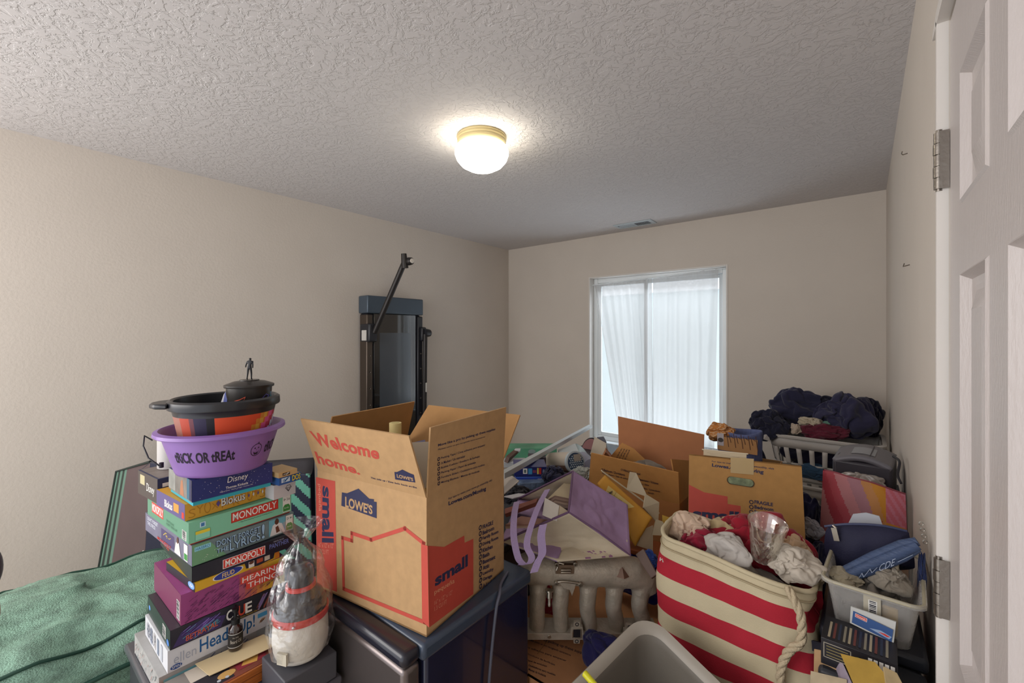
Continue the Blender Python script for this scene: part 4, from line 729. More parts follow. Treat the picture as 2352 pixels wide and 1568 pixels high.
# ---------------------------------------------------------------- intake manifold
O = pt(1228, 1309, 1.35); O2 = pt(1490, 1310, 1.352); Um = (O2 - O).normalized(); Vm = Vector((0, 0, 1)) - Um * Um.z; Wm = Um.cross(Vm)
Vm = (Vm.normalized() * .995 + Um.cross(Vm).normalized() * .06); MM = basis(O, Um, Vm); al = mat('#b5ab9b', .5, .3, var=.16, vs_=25, bump=.25, bs=130, name='cast_aluminium'); st = mat('#b8b0a2', .3, .9, name='machined_steel')
T = thing('intake_manifold', 'cast metal engine intake manifold with five runners, lying under the lavender tote bag', 'engine part', MM)
mb = MB(); px2 = .00142
mb.tube([(-.045, .005, 0), (-.02, .008, 0), (.12, .006, 0), (.24, .002, 0), (.31, -.008, -.002), (.345, -.03, -.006), (.360, -.065, -.012)], [.040, .046, .048, .048, .046, .040, .033], al, 26)
for k, x in enumerate((.008, .079, .163, .244, .325), 1):
    mb.tube(smooth([(x + .004, -.02, 0), (x + .002, -.07, .012), (x, -.11, .012), (x - .002 + .003 * k, -.15, .006), (x - .004 + .005 * k, -.192, .0)], 4), [.028] * 4 + [.0255] * 4 + [.0245] * 8 + [.0245], al, 20)
o = mb.build('runner_casting', T); md = o.modifiers.new('blend', 'REMESH'); md.mode = 'VOXEL'; md.voxel_size = .0045; md.use_smooth_shade = True; md = o.modifiers.new('soft', 'SMOOTH'); md.iterations = 5
mb = MB().box((-.05, -.203, -.04), (.385, -.182, .030), al); 
for k in range(6): mb.lathe([(0, -.001), (.006, -.001), (.006, .001), (0, .001)], st, 14, Matrix.Translation((-.03 + .075 * k, -.193, .0305)))
mb.build('head_flange', T, bevel=.004)
def port(x, y, name='port_flange'):
    p = MB(); p.prism([(-.017, -.02), (.017, -.02), (.02, 0), (.017, .02), (-.017, .02), (-.02, 0)], 0, .012, al); p.prism([(-.011, .018), (.011, .018), (.009, .034), (-.009, .034)], 0, .01, al); p.prism([(-.011, -.018), (-.009, -.034), (.009, -.034), (.011, -.018)], 0, .01, al)
    p.box((-.0105, -.012, .0121), (.0105, .012, .0128), mat('#1b1a22')); 
    for sy in (-.027, .027): p.lathe([(.0035, 0), (.0035, .0106), (.006, .0106), (.006, .0101)], mat('#1b1a22'), 12, Matrix.Translation((0, sy, 0)))
    for a_, b_ in (((-.0125, -.014), (.0125, -.014)), ((.0125, -.014), (.0125, .014)), ((.0125, .014), (-.0125, .014)), ((-.0125, .014), (-.0125, -.014))): p.tube([(a_[0], a_[1], .0126), (b_[0], b_[1], .0126)], .0016, st, 6)
    for i_, vtx in enumerate(p.v): p.v[i_] = (vtx[0] + x, vtx[1] + y, vtx[2] + .030)
    p.build(name, T, bevel=.001)
port(.128, -.172); port(.288, -.180)
mb = MB(); 
mb.box((.06, .018, .036), (.115, .045, .048), mat('#96806c', .4, .7)); mb.tube([(.062, -.006, .05), (.08, -.002, .052), (.10, -.004, .052), (.132, -.01, .05)], .0035, st, 8); mb.tube([(.062, .03, .05), (.07, .052, .045), (.085, .05, .05)], .004, st, 8); mb.tube([(.075, .026, .052), (.105, .026, .052)], .003, st, 8); mb.tube([(.075, .033, .052), (.105, .033, .052)], .003, st, 8)
for x, y in ((.062, -.008), (.134, -.012), (.118, .052), (.062, .05)): mb.lathe([(.003, .045), (.0065, .045), (.0065, .056), (.003, .056)], st, 14, Matrix.Translation((x, y, 0)))
mb.prism([(.07, -.008), (.122, -.01), (.117, -.028), (.11, -.05), (.102, -.03), (.085, -.025)], .042, .05, al); mb.build('bracket', T, bevel=.0015)
mb = MB().lathe([(0, 0), (.013, 0), (.013, .004), (.0075, .006), (.0085, .012), (.0085, .022), (.0045, .024), (.0045, .038), (.0055, .040), (.0045, .046), (0, .046)], st, 18, Matrix.Translation((.042, -.035, .042)) @ Matrix.Rotation(math.radians(78), 4, 'X')); mb.build('vacuum_fitting', T)
mb = MB().add([(.235, .008, .04), (.282, .008, .045), (.262, .035, .038), (.262, .012, .062)], [(0, 1, 3), (1, 2, 3), (2, 0, 3), (0, 2, 1)], mat('#8f7466', .5, .6)); mb.build('web_bracket', T)
# navy cloth and red cloth behind / below the manifold
q = pt(1392, 1462, 1.235); garment('navy_cloth', 'crumpled navy cloth at the foot of the metal manifold', 'cloth', (q.x, q.y, .592), (.08, .05, .062), '#23204a', 11, amp=.5, freq=2.6)
q = pt(1300, 1390, 1.66); garment('blue_garment', 'deep blue cloth seen through the gaps between the manifold runners', 'clothing', (-.64, 1.50, .62), (.13, .045, .09), '#1f2270', 12, zmin=-.7)
q = pt(1254, 1400, 1.45); o = crumpled(MB(), (q.x - .005, q.y + .03, .595), (.03, .03, .05), cloth('#9c2436'), 13, .1, 2).build('red_cloth'); tag(o, 'red rounded cloth seen between the leftmost manifold runners', 'cloth')
# ---------------------------------------------------------------- lavender tote bag lying on its side
LAV = mat('#9a7fa3', .75, var=.08, vs_=14, bump=.35, bs=30, name='lavender_fabric'); CRM = mat('#bdb19a', .75, var=.10, vs_=9, bump=.4, bs=22, name='cream_fabric'); STR = mat('#a995bd', .7, bump=.3, bs=180, name='lavender_webbing')
m1, m2, m3, m4 = pt(1306, 1176, 1.26), pt(1316, 1082, 1.45), pt(1190, 1145, 1.62), pt(1150, 1244, 1.36); e1, e2, e3, e4 = pt(1448, 1276, 1.27), pt(1441, 1160, 1.44), pt(1330, 1165, 1.62), pt(1280, 1288, 1.22)
# cream front face bulges: extra point along the lower edge
T = thing('tote_bag', 'cream and lavender tote bag lying open on its side, full of papers', 'bag', (0, 0, 0))
def crm(u_, v_, s): n = noise.noise(Vector((u_ * 3, v_ * 3, s))) + .5 * (1 - 2 * abs(noise.noise(Vector((u_ * 4 + 7, v_ * 7, s))))); return n
def panel(nm, a, b, c, d_, m, bul, s, matfn=None, par=T, th=.003):
    qf = quad(a, b, c, d_); n = (b - a).cross(d_ - a).normalized()
    def fn(u_, v_): e = 4 * u_ * (1 - u_) * 4 * v_ * (1 - v_); return qf(u_, v_) + n * (bul * e ** .6 * .5 + .012 * crm(u_, v_, s) * e ** .5)
    return MB().grid(fn, 40, 30, m, matfn).build(nm, par, solid=th)
def floral(u_, v_):
    if v_ > .80 and .3 < u_ < .75 and noise.noise(Vector((u_ * 38, v_ * 34, 2))) > .12 - .5 * (v_ - .8): return mat('#8a5f80', .75)
    return CRM
panel('front_panel', m4, m1, e1, e4, CRM, .05, 1, floral); panel('gusset', m1, m2, e2, e1, LAV, .02, 2); panel('back_panel', m2, m3, e3, e2, CRM, .02, 3); panel('lower_gusset', m3, m4, e4, e3, LAV, .02, 4); panel('bag_bottom', e4, e1, e2, e3, CRM, .01, 5)
for a, b in ((m4, m1), (m1, m2), (m2, m3)):
    MB().tube(smooth([a, a.lerp(b, .5), b], 6), .0035, mat('#6a4f6e', .7), 8).build('binding', T)
MB().tube([m1, m1.lerp(e1, .5) + Vector((0, 0, .006)), e1], .003, mat('#6a4f6e', .7), 8).build('binding', T)
def strap(pts, w, side): 
    p = smooth([pt(*C5(x, y), d_) for x, y, d_ in pts], 6); return MB().ribbon(p, side, w, .002, STR).build('strap', T)
sd = R * 1 + Z * .2
strap([(650, 760, 1.42), (560, 930, 1.30), (480, 1150, 1.24), (455, 1290, 1.22), (500, 1400, 1.21), (470, 1460, 1.21), (400, 1465, 1.215)], .019, sd)
strap([(360, 875, 1.36), (335, 1000, 1.28), (330, 1200, 1.23), (370, 1400, 1.21), (420, 1465, 1.21)], .019, sd)
strap([(610, 1090, 1.24), (590, 1200, 1.225), (600, 1360, 1.215), (560, 1440, 1.21), (520, 1545, 1.20)], .0225, sd)
# papers inside the bag
def papercard(name, pts, label, m, cat='paper', th=.0015, group=None):
    mb = MB().slab([pt(*C5(x, y), d_) for x, y, d_ in pts], th, m); return tag(mb.build(name), label, cat, group)
CRP = mat('#c8b898', .65, name='manila'); WP = mat('#c9c2b8', .6, name='off_white_paper')
papercard('manila_sheet', [(940, 870, 1.42), (650, 850, 1.46), (900, 610, 1.50), (945, 660, 1.49)], 'large cream sheet standing inside the mouth of the tote bag', CRP)
papercard('cardboard_packet', [(600, 1000, 1.30), (740, 1060, 1.27), (760, 910, 1.31), (625, 835, 1.34)], 'cream printed packet lying at the mouth of the tote bag', WP)
papercard('leaflet', [(750, 1030, 1.275), (870, 980, 1.285), (850, 965, 1.31), (760, 905, 1.315)], 'small printed leaflet beside the cream packet in the tote bag', mat('#b8a890', .6))
for k in range(5): papercard('folded_paper', [(660 + 8 * k, 850 + 16 * k, 1.40 - .015 * k), (930, 880 + 18 * k, 1.39 - .015 * k), (935, 860 + 18 * k, 1.41 - .015 * k), (720, 815 + 16 * k, 1.43 - .015 * k)], 'crumpled brown grey papers stacked in the mouth of the tote bag', mat(['#7c6258', '#8c7468', '#6f564c', '#9a8474', '#75625a'][k], .7), group='papers in the tote bag')
papercard('brown_folder', [(245, 990, 1.45), (540, 880, 1.42), (560, 840, 1.5), (245, 940, 1.52)], 'reddish brown folder left of the lavender straps', mat('#7a4436', .7), 'folder', .012)
for k, (c_, lb_) in enumerate((('#8c6456', 'dark'), ('#a98a76', 'tan'), ('#b39c88', 'pale'))):
    papercard('crumpled_paper', [(250, 1090 + 14 * k, 1.33), (620, 1085 + 10 * k, 1.30), (690, 1050, 1.31), (400, 1010 + 14 * k, 1.37)], lb_ + ' brown paper in the low left mouth of the tote bag', mat(c_, .7), th=.004)
# padded envelopes
PE = mat('#c08a2e', .6, bump=.2, bs=30, name='yellow_mailer_paper')
def C5w(x, y, d_): return pt(*C5(x, y), d_)
T = thing('padded_envelope', 'bright yellow padded mailing envelope with white address label, beside the tote bag', 'envelope', (0, 0, 0)); qa, qb, qc, qd = C5w(1400, 1290, 1.46), C5w(1500, 1300, 1.42), C5w(1640, 1025, 1.46), C5w(1150, 640, 1.55)
qe = C5w(1110, 690, 1.55)
a, b, c, d_ = C5w(1330, 1180, 1.47), C5w(1490, 1300, 1.43), C5w(1645, 1020, 1.47), C5w(1190, 600, 1.54)
def pil(u_, v_): p = quad(C5w(1120, 700, 1.53), C5w(1480, 1300, 1.43), C5w(1645, 1025, 1.46), C5w(1195, 620, 1.55))(u_, v_); e = (4 * u_ * (1 - u_) * 4 * v_ * (1 - v_)) ** .4; return p - F * (.012 * e + .002 * noise.noise(Vector((u_ * 8, v_ * 8, 1))))
MB().grid(pil, 24, 16, PE).build('envelope_body', T, solid=.012)
mb = MB(); lbq = quad(*(C5w(x, y, z) - F * .017 for x, y, z in ((1180, 790, 1.517), (1375, 925, 1.475), (1460, 905, 1.47), (1215, 705, 1.52))))
mb.slab([lbq(0, 0), lbq(1, 0), lbq(1, 1), lbq(0, 1)], .001, mat('#c9b06a', .6)); f = Face(mb, lbq(0, 0), lbq(1, 0) - lbq(0, 0), (lbq(1, 0) - lbq(0, 0)).cross(lbq(0, 1) - lbq(0, 0)).cross(lbq(1, 0) - lbq(0, 0)))
dashes(f, .004, .008, .022, .026, 10, [INK], .006, .001, 70); f.line([(.03, .003), (.03, .03)], .0008, INK); f.line([(.002, .016), (.06, .016)], .0008, INK); mb.build('address_label', T)
for k, (c_, lb_, pts) in enumerate((
    ('#bfb092', 'long cream envelope standing behind the yellow padded envelope', [(1600, 890, 1.53), (1715, 980, 1.52), (1175, 585, 1.60), (1160, 570, 1.61)]),
    ('#c2b69c', 'cream paper wad sticking up behind the yellow padded envelope', [(1400, 760, 1.56), (1600, 830, 1.54), (1490, 600, 1.58), (1430, 590, 1.58)]),
    ('#b5a88e', 'crumpled tan envelope right of the yellow padded envelope', [(1560, 930, 1.50), (1700, 1080, 1.50), (1710, 880, 1.52), (1580, 800, 1.53)]),
    ('#a8977c', 'tan envelope standing below the yellow padded one, near the striped basket', [(1500, 1290, 1.44), (1650, 1340, 1.44), (1650, 1100, 1.48), (1560, 1140, 1.46)]),
    ('#c9a344', 'narrow yellow strip envelope next to the striped basket', [(1740, 1100, 1.49), (1850, 1120, 1.49), (1840, 1035, 1.50), (1740, 1000, 1.50)]),
    ('#b0a284', 'pale folded envelope behind the striped basket corner', [(1640, 1190, 1.46), (1830, 1200, 1.46), (1740, 1060, 1.48), (1680, 1040, 1.48)]))):
    papercard('envelope', pts, lb_, mat(c_, .65, var=.05), 'envelope', .004 + .003 * (k % 2), 'envelopes beside the tote bag')
# wicker / brown tray the mail stands in
tr_ = MB(); tq = [pt(1440, 1258, 1.42), pt(1520, 1280, 1.42), pt(1545, 1250, 1.56), pt(1455, 1230, 1.56)]
tag(MB().slab(tq, .016, mat('#8a4a26', .6)).build('wooden_tray', bevel=.003), 'reddish brown tray edge under the envelopes beside the striped basket', 'tray')
q = [pt(1480, 1262, 1.33), pt(1512, 1320, 1.28), pt(1498, 1330, 1.28), pt(1462, 1275, 1.33)]
tag(MB().slab(q, .02, mat('#6d5a52', .6)).build('leaning_frame', bevel=.002), 'narrow brown frame leaning between manifold and striped basket', 'picture frame')
garment('blue_cloth', 'small bright blue cloth between the manifold and the striped basket', 'cloth', pt(1492, 1285, 1.38), (.03, .03, .03), '#2a4690', 31)
# ---------------------------------------------------------------- striped canvas basket
BS = basis((-.255, 1.238, .478), (1, .0, 0), (0, 1, 0)); T = thing('striped_basket', 'large soft canvas basket with red and cream stripes and a rope handle', 'basket', BS)
CR = mat('#c2b596', .85, var=.05, vs_=20, bump=.15, bs=400, name='cream_canvas'); CRD = mat('#a81f30', .85, var=.04, vs_=20, bump=.15, bs=400, name='red_canvas')
HB = .475
def bsk(a, t):       # a angle, t height 0..1
    e = 6; c, s_ = math.cos(a), math.sin(a); k = (abs(c) ** e + abs(s_) ** e) ** (-1 / e)
    rx = .172 + .012 * math.sin(t * math.pi) + .006 * (t < .2); ry = .102 + .010 * math.sin(t * math.pi)
    w = .008 * noise.noise(Vector((c * 1.5, s_ * 1.5, t * 3))) + .004 * noise.noise(Vector((c * 4, s_ * 4, t * 7)))
    dent = -.020 * math.exp(-((t - .87) / .05) ** 2) * max(0, c) ** 2 * (s_ < .3)
    z = HB * t * (1 - .05 * c * t) ; return Vector((c * k * (rx + w + dent), s_ * k * (ry + w), z))
def stripe(u_, v_):
    k = int((1 - v_) * HB / .0455); return CRD if k % 2 and v_ < .93 else CR
N = 120
mb = MB().grid(lambda u_, v_: bsk(u_ * 2 * math.pi, v_), N, 94, CR, stripe); mb.add([(0, 0, .002)] + [tuple(bsk(2 * math.pi * k / 40, 0)) for k in range(40)], [(0, 1 + (k + 1) % 40, 1 + k) for k in range(40)], CR)
mb.build('basket_body', T, solid=.006)
MB().tube([bsk(2 * math.pi * k / 80, 1) + Vector((0, 0, .001)) for k in range(81)], .0055, CR, 8, caps=False).build('rim_binding', T)
st_ = MB().tube([bsk(2 * math.pi * k / 80, .955) * 1.0 + Vector((0, -.0035 if k > 40 else .0, 0)) for k in range(81)], .0022, mat('#a89a7c', .8), 6, caps=False); st_.build('hem_seam', T)
RP = mat('#b8a88c', .9, bump=.5, bs=260, name='cotton_rope')
def rope(path, r=.0085):
    P = smooth(path, 14); mb = MB(); L = 0; pts = [[], [], []]
    for i, p in enumerate(P):
        t = (P[min(i + 1, len(P) - 1)] - P[max(i - 1, 0)]).normalized(); a = t.cross(Vector((0, -1, 0))).normalized(); b = t.cross(a)
        if i: L += (p - P[i - 1]).length
        for k in range(3): w = L * 95 + k * 2.094; pts[k].append(p + (a * math.cos(w) + b * math.sin(w)) * r * .52)
    for k in range(3): mb.tube(pts[k], r * .62, RP, 8)
    return mb
Bi = BS.inverted()
def bp_(px, py, off=0.): v_ = Bi @ ony(px, py, 1.118 - off); return v_
rope([bp_(1808, 1348), bp_(1822, 1372, .008), bp_(1838, 1410, .014), bp_(1842, 1445, .014), bp_(1838, 1475, .012), bp_(1812, 1495, .012), bp_(1795, 1530, .010), bp_(1793, 1568, .008), bp_(1806, 1610, .004)]).build('rope_handle', T)
MB().tube([bp_(1517, 1280), bp_(1516, 1287, .004), bp_(1521, 1283, .004), bp_(1523, 1290, .001)], .0016, mat('#d0c6bc', .7), 6).build('price_thread', T)
# clothes in the basket
gb_ = 'clothes heaped in the striped basket'
for nm, lb_, c, r, h, sd_, ax, am in (
    ('folded_shirt', 'cream shirt at the left end of the striped basket', pt(1580, 1218, 1.21), (.056, .05, .05), '#c9b09a', 41, 20, .5),
    ('red_garment', 'bright red cloth filling the back of the striped basket', (-.215, 1.295, .95), (.135, .07, .085), '#8f1c2c', 42, 10, .5),
    ('red_garment', 'crimson cloth tucked between the cream and white shirts in the striped basket', pt(1612, 1252, 1.17), (.068, .055, .045), '#8f1c36', 43, 10, .5),
    ('folded_shirt', 'tan beige shirt humped in the middle of the striped basket', pt(1688, 1225, 1.19), (.072, .055, .055), '#b5a07a', 44, -10, .35),
    ('folded_shirt', 'white cloth in front of the tan shirt in the striped basket', pt(1668, 1264, 1.11), (.068, .045, .048), '#b8b2ac', 45, -20, .55),
    ('folded_shirt', 'crumpled off white shirt at the right end of the striped basket', pt(1830, 1296, 1.02), (.062, .06, .045), '#bcb2a4', 46, -30, .6),
    ('folded_shirt', 'peach cloth lump behind the right end of the striped basket', pt(1815, 1262, 1.09), (.045, .045, .036), '#b89a7a', 47, 0, .4),
    ('grey_cloth', 'grey cloth filling the bottom of the striped basket', (-.255, 1.24, .84), (.14, .085, .09), '#a89f94', 48, 0, .3)):
    garment(nm, lb_, 'clothing', c, r, h, sd_, gb_, amp=am, freq=1.9, ax=ax)
# cut glass tumbler
gp = pt(1752, 1248, 1.06); GM = basis(gp - Vector((0, 0, .035)), R, F - Z * .0, Vector((.12, -.18, 1)))
CG = film('cut_glass', (.9, .88, .82, 1), .80, .06, .0, 1.); g = MB()
def facet(u_, v_):
    a = u_ * 2 * math.pi; z = v_ * .098; r = .026 + .017 * v_ ** 1.1; cut = .0022 * abs(math.sin(a * 8 + z * 120)) * abs(math.sin(a * 8 - z * 120)) * (z < .062); return Vector(((r - cut) * math.cos(a), (r - cut) * math.sin(a), z))
g.grid(facet, 96, 40, CG); g.lathe([(0, .012), (.02, .013), (.026, .02), (.030, .05), (.040, .096), (.043, .098)], CG, 48); g.lathe([(0, 0), (.026, 0)], CG, 48)
g.build('glass_tumbler').matrix_world = GM; tag(bpy.data.objects['glass_tumbler'], 'cut crystal tumbler standing on the clothes in the striped basket', 'glass')
# ---------------------------------------------------------------- grey waste bin, open top, near the camera
e1_ = Vector((-.26, -.966, 0)).normalized(); e2_ = Vector((.966, -.26, 0)).normalized(); C0 = Vector((-.410, 1.032, 0)); GB = basis(C0, e2_, e1_)   # x to the right, y towards the camera (z flips) 
GB = Matrix.Translation(C0) @ Matrix((e2_, -e1_, Vector((0, 0, 1)))).transposed().to_4x4(); T = thing('waste_bin', 'open grey plastic waste bin at the bottom of the picture', 'bin', GB); BW, BD = .27, .36
GP = mat('#69635a', .5, var=.04, vs_=4, bump=.04, bs=200, name='grey_plastic'); GR = mat('#9a9388', .45, name='grey_plastic_rim')
def rrect(w, d_, r, n=8, x0=0, y0=0):
    out = []
    for cx_, cy_, a0 in ((x0 + w - r, y0 - r, 0), (x0 + r, y0 - r, 90), (x0 + r, y0 - d_ + r, 180), (x0 + w - r, y0 - d_ + r, 270)):
        for k in range(n + 1): a = math.radians(a0 + 90 * k / n); out.append((cx_ + r * math.cos(a), cy_ + r * math.sin(a)))
    return out
mb = MB(); lv = []
for z, ins, r in ((.03, .03, .03), (.62, .006, .045), (.775, .0, .05), (.79, -.002, .05), (.80, -.010, .058), (.803, -.016, .06), (.797, -.020, .064), (.785, -.020, .064)):
    lv.append([(x, y, z) for x, y in rrect(BW - 2 * ins, BD - 2 * ins, r, 8, ins, -ins)])
n_ = len(lv[0]); mb.add([p for l in lv for p in l], [], GP)
for i in range(len(lv) - 1):
    for k in range(n_): mb.f.append((i * n_ + k, i * n_ + (k + 1) % n_, (i + 1) * n_ + (k + 1) % n_, (i + 1) * n_ + k)); mb.m.append(0 if i < 3 else mb.mi(GR)); mb.sm.append(True)
mb.f.append(tuple(range(n_))); mb.m.append(0); mb.sm.append(False)
def slant(mb): mb.v = [(x, y, z + (.0 + .25 * y - .30 * x) * min(1, z / .8)) for x, y, z in mb.v]
slant(mb)
mb.build('bin_shell', T, solid=.003)
rb = MB()
for k in range(9): y = -.05 - .028 * k; rb.box((BW - .005, y - .002, .45), (BW - .0015, y + .002, .775), GP)
slant(rb); rb.build('inner_ribs', T)
YL = mat('#c9c41e', .4, name='bright_yellow_plastic'); q1, q2, q3, q4 = pt(1343, 1546, .93), pt(1362, 1568, .91), pt(1345, 1590, .90), pt(1392, 1600, .88)
q0 = pt(1300, 1720, .86)
mb = MB().tube([q1, q2, q4], [.007, .0065, .006], YL, 12).tube([q2, q3], .006, YL, 12).tube([q4, q4 + Vector((.02, -.02, -.30))], .006, YL, 12)
tag(mb.build('yellow_tool'), 'bright yellow forked plastic tool standing inside the grey bin', 'tool')
# ---------------------------------------------------------------- white laundry baskets near the right wall
LW_ = mat('#cbc6c0', .45, name='white_basket_plastic')
def laundry(name, label, M, w=.515, d_=.37, h=.265):
    T = thing(name, label, 'laundry basket', M, 'stacked white laundry baskets'); ins = .045
    def P_(s, z, o=0):           # s 0..4 round the four sides
        k = ins * (1 - z / h); pts = rrect(w - 2 * k, d_ - 2 * k, .05, 6, k - w / 2, d_ / 2 - k); n = len(pts); s = s % 1 * n; i = int(s); f_ = s - i; a, b = Vector(pts[i % n]), Vector(pts[(i + 1) % n]); p = a.lerp(b, f_); dr = p.normalized() * o; return Vector((p.x + dr.x, p.y + dr.y, z))
    mb = MB(); NS = 112
    def band(z0, z1): mb.grid(lambda u_, v_: P_(u_, z0 + (z1 - z0) * v_), NS, 2, LW_)
    band(0, .035); band(.092, .105); band(.19, .25)
    # bars: arc-length even points
    per = [P_(k / 560, .1) for k in range(560)]; L = [0]
    for a, b in zip(per, per[1:]): L.append(L[-1] + (b - a).length)
    tot = L[-1]; nb = 26
    for k in range(nb):
        t0, t1 = tot * (k - .2) / nb, tot * (k + .2) / nb
        def s_at(t):
            t %= tot; lo = next(i for i in range(559) if L[i + 1] >= t); return (lo + (t - L[lo]) / max(1e-6, L[lo + 1] - L[lo])) / 560
        a, b = s_at(t0), s_at(t1)
        if b < a: b += 1
        mb.grid(lambda u_, v_: P_(a + (b - a) * u_, .034 + .158 * v_), 2, 6, LW_)
    mb.add([P_(k / 60, 0) for k in range(60)], [tuple(range(60))], LW_); mb.build('basket_body', T, solid=.003)
    rm = MB(); prof = [(0, h - .018), (.016, h - .018), (.020, h - .012), (.020, h - .002), (.016, h + .002), (0, h + .002)]; NR = 140
    rm.grid(lambda u_, v_: (lambda q: P_(u_, min(q[1], h), q[0]) + Vector((0, 0, .012 * math.cos(u_ * 4 * math.pi) * 0)))(prof[min(5, round(v_ * 5))]), NR, 5, LW_); rm.build('rim', T); return T
laundry('laundry_basket', 'lower white laundry basket, nested under the one heaped with navy clothes', rz((-.18, 3.095, .4005), 0))
laundry('laundry_basket', 'upper white laundry basket heaped with navy clothes beside the right wall', rz((-.18, 3.095, .668), 0))
gl = 'garments piled in the laundry basket'
NV = '#22223c'
for nm, lb_, c, r, h, sd_, ax, am, fq in (
    ('navy_trousers', 'big navy garment arching highest over the back left of the laundry basket', (-.33, 3.20, 1.03), (.175, .12, .155), '#2c2c42', 51, 0, .45, 1.7),
    ('navy_trousers', 'navy garment spilling over the left edge of the laundry basket', (-.44, 2.96, .955), (.11, .085, .10), '#232436', 52, 10, .5, 1.8),
    ('navy_jacket', 'navy jacket heaped at the right end of the laundry basket', (-.065, 3.08, 1.04), (.155, .14, .14), '#32314a', 53, 0, .5, 1.7),
    ('navy_jacket', 'dark navy cloth in the right corner touching the wall above the basket', (.025, 3.24, 1.03), (.075, .10, .14), '#1b1b30', 54, 0, .4, 2),
    ('black_garment', 'dark garment across the back middle of the laundry heap', (-.18, 3.22, 1.02), (.16, .09, .12), '#1c1c2c', 55, 0, .45, 2.1),
    ('maroon_garment', 'maroon garment lying at the front of the laundry heap', (-.185, 2.965, .965), (.125, .06, .055), '#5e2030', 56, 5, .5, 1.9),
    ('white_cloth', 'small white and tan cloth in the middle of the laundry heap', (-.235, 2.98, 1.005), (.06, .045, .035), '#b5a893', 57, 10, .6, 2.3),
    ('pale_sock', 'small pale green cloth on top of the laundry heap', (-.165, 3.01, 1.005), (.03, .02, .014), '#6f9a88', 58, 20, .3, 2),
    ('tan_cloth', 'beige cloth tag ends at the left front of the laundry heap', (-.30, 2.95, .965), (.028, .03, .035), '#b8a795', 59, 30, .6, 3),
    ('mixed_laundry', 'dark mixed laundry filling the basket, seen through its slots', (-.18, 3.09, .80), (.205, .14, .115), '#262438', 60, 0, .2, 2)):
    garment(nm, lb_, 'clothing', c, r, h, sd_, gl, amp=am, freq=fq, ax=ax)
garment('mixed_laundry', 'blue and teal clothes seen through the left slots of the laundry basket', 'clothing', (-.22, 2.955, .735), (.12, .03, .05), '#3a5570', 61, amp=.5, freq=3)
garment('mixed_laundry', 'brown clothes seen through the low slots of the laundry basket', 'clothing', (-.13, 2.96, .705), (.10, .025, .03), '#8a6248', 62, amp=.4, freq=3)
garment('navy_coat', 'navy coat hanging down left of the white laundry basket', 'clothing', (-.53, 2.98, .66), (.085, .09, .27), '#1d1e3a', 63, amp=.3, freq=1.6, zmin=-1.2)
# strap tag beside basket
mb = MB().slab([pt(1754, 1008, 2.5), pt(1770, 1014, 2.5), pt(1764, 996, 2.52), pt(1755, 998, 2.52)], .002, mat('#b8b2b0', .6)); tag(mb.build('care_tag'), 'small white tag hanging from the navy coat by the laundry basket rim', 'tag')
# ---------------------------------------------------------------- things between the window and the laundry
T = openbox('moving_box', 'open box with a printed inner flap holding the denim and the orange cloth', rz((-.60, 2.14, .0), 0), .30, .28, .90, 'moving boxes under the heap', mat('#a07a50', .8))
def tp_(x, y): return (1600 + x / 11.76, 950 + y / 11.76)
q = [ony(*tp_(*c), 2.12) for c in ((560, 960), (1640, 1120), (1645, 715), (560, 610))]
mb = MB().slab(q, .004, mat('#a5794c', .75, var=.05, vs_=30)); U_ = (q[1] - q[0]); f = Face(mb, q[0], U_, U_.cross(q[3] - q[0]).cross(U_)); W_ = U_.length
for k in range(13): x = W_ * (.22 + .06 * k); f.line([(x + .004, .078 - .006 * (k % 3)), (x + .012, .02 + .02 * ((k * 7) % 3))], .0028, mat('#4a2c20', .7))
f.rect(.0, .02, W_ * .17, .075, mat('#a8a0a4')); f.oval(W_ * .09, .045, .012, .010, mat('#3c3634'))
tag(mb.build('cardboard_flap'), 'upright brown cardboard piece printed with dark stripes, behind the closed moving box', 'cardboard')
dc = ony(1698, 1000, 2.24)
o = MB(); 
def den(u_, v_):
    a = u_ * 2 * math.pi; r = .092 + .004 * math.sin(a * 3); return Vector((r * 1.0 * math.cos(a), r * .8 * math.sin(a), -.09 + .13 * v_ + .006 * math.sin(a * 2 + 1) * v_))
o.grid(den, 48, 10, mat('#5d6690', .85, var=.15, vs_=30, stretch=(4, 4, .6), bump=.3, bs=300, name='denim')); DN = o.build('denim_garment', solid=.008); DN.location = (dc.x, dc.y, dc.z - .015); tag(DN, 'pale blue denim garment standing open like a ring behind the closed moving box', 'clothing')
oc = ony(1655, 985, 2.20)
garment('orange_shawl', 'orange and cream crocheted cloth bunched beside the window', 'cloth', (oc.x, oc.y, oc.z - .02), (.065, .05, .05), '#b0763e', 71, amp=.6, freq=3.2, matfn=lambda u_, v_: mat('#c9a884', .9) if noise.noise(Vector((u_ * 30, v_ * 20, 4))) > .15 else mat('#ad6e34', .9))
mb = MB().tube(smooth([pt(1640, 985, 2.18), pt(1650, 978, 2.16), pt(1657, 990, 2.15), pt(1657, 1002, 2.15)], 6), .004, mat('#bcb2a8', .5), 8); tag(mb.build('white_cord_loop'), 'short white cord looping over the orange cloth', 'cord')
q = [onz(*tp_(*c), 1.0925 + .012) for c in ((250, 990), (1560, 1160))]
BW_ = mat('#c4b496', .6, name='pale_book_pages'); M = M3 @ Matrix.Translation((.04, .012, H3 + .0006)); T = thing('pale_book', 'long pale book with lined page edge lying on the closed moving box', 'book', M)
mb = MB().box((0.005, .0, .001), (.135, .07, .018), BW_); f = Face(mb, (.005, 0, 0), (1, 0, 0), (0, 0, 1)); f.rect(.01, .010, .08, .0105, mat('#8a7c68')); f.rect(.02, .006, .11, .0065, mat('#8a7c68')); mb.build('pages', T); MB().box((0, -.002, .018), (.14, .072, .0215), mat('#cbbda2', .5)).build('cover', T)
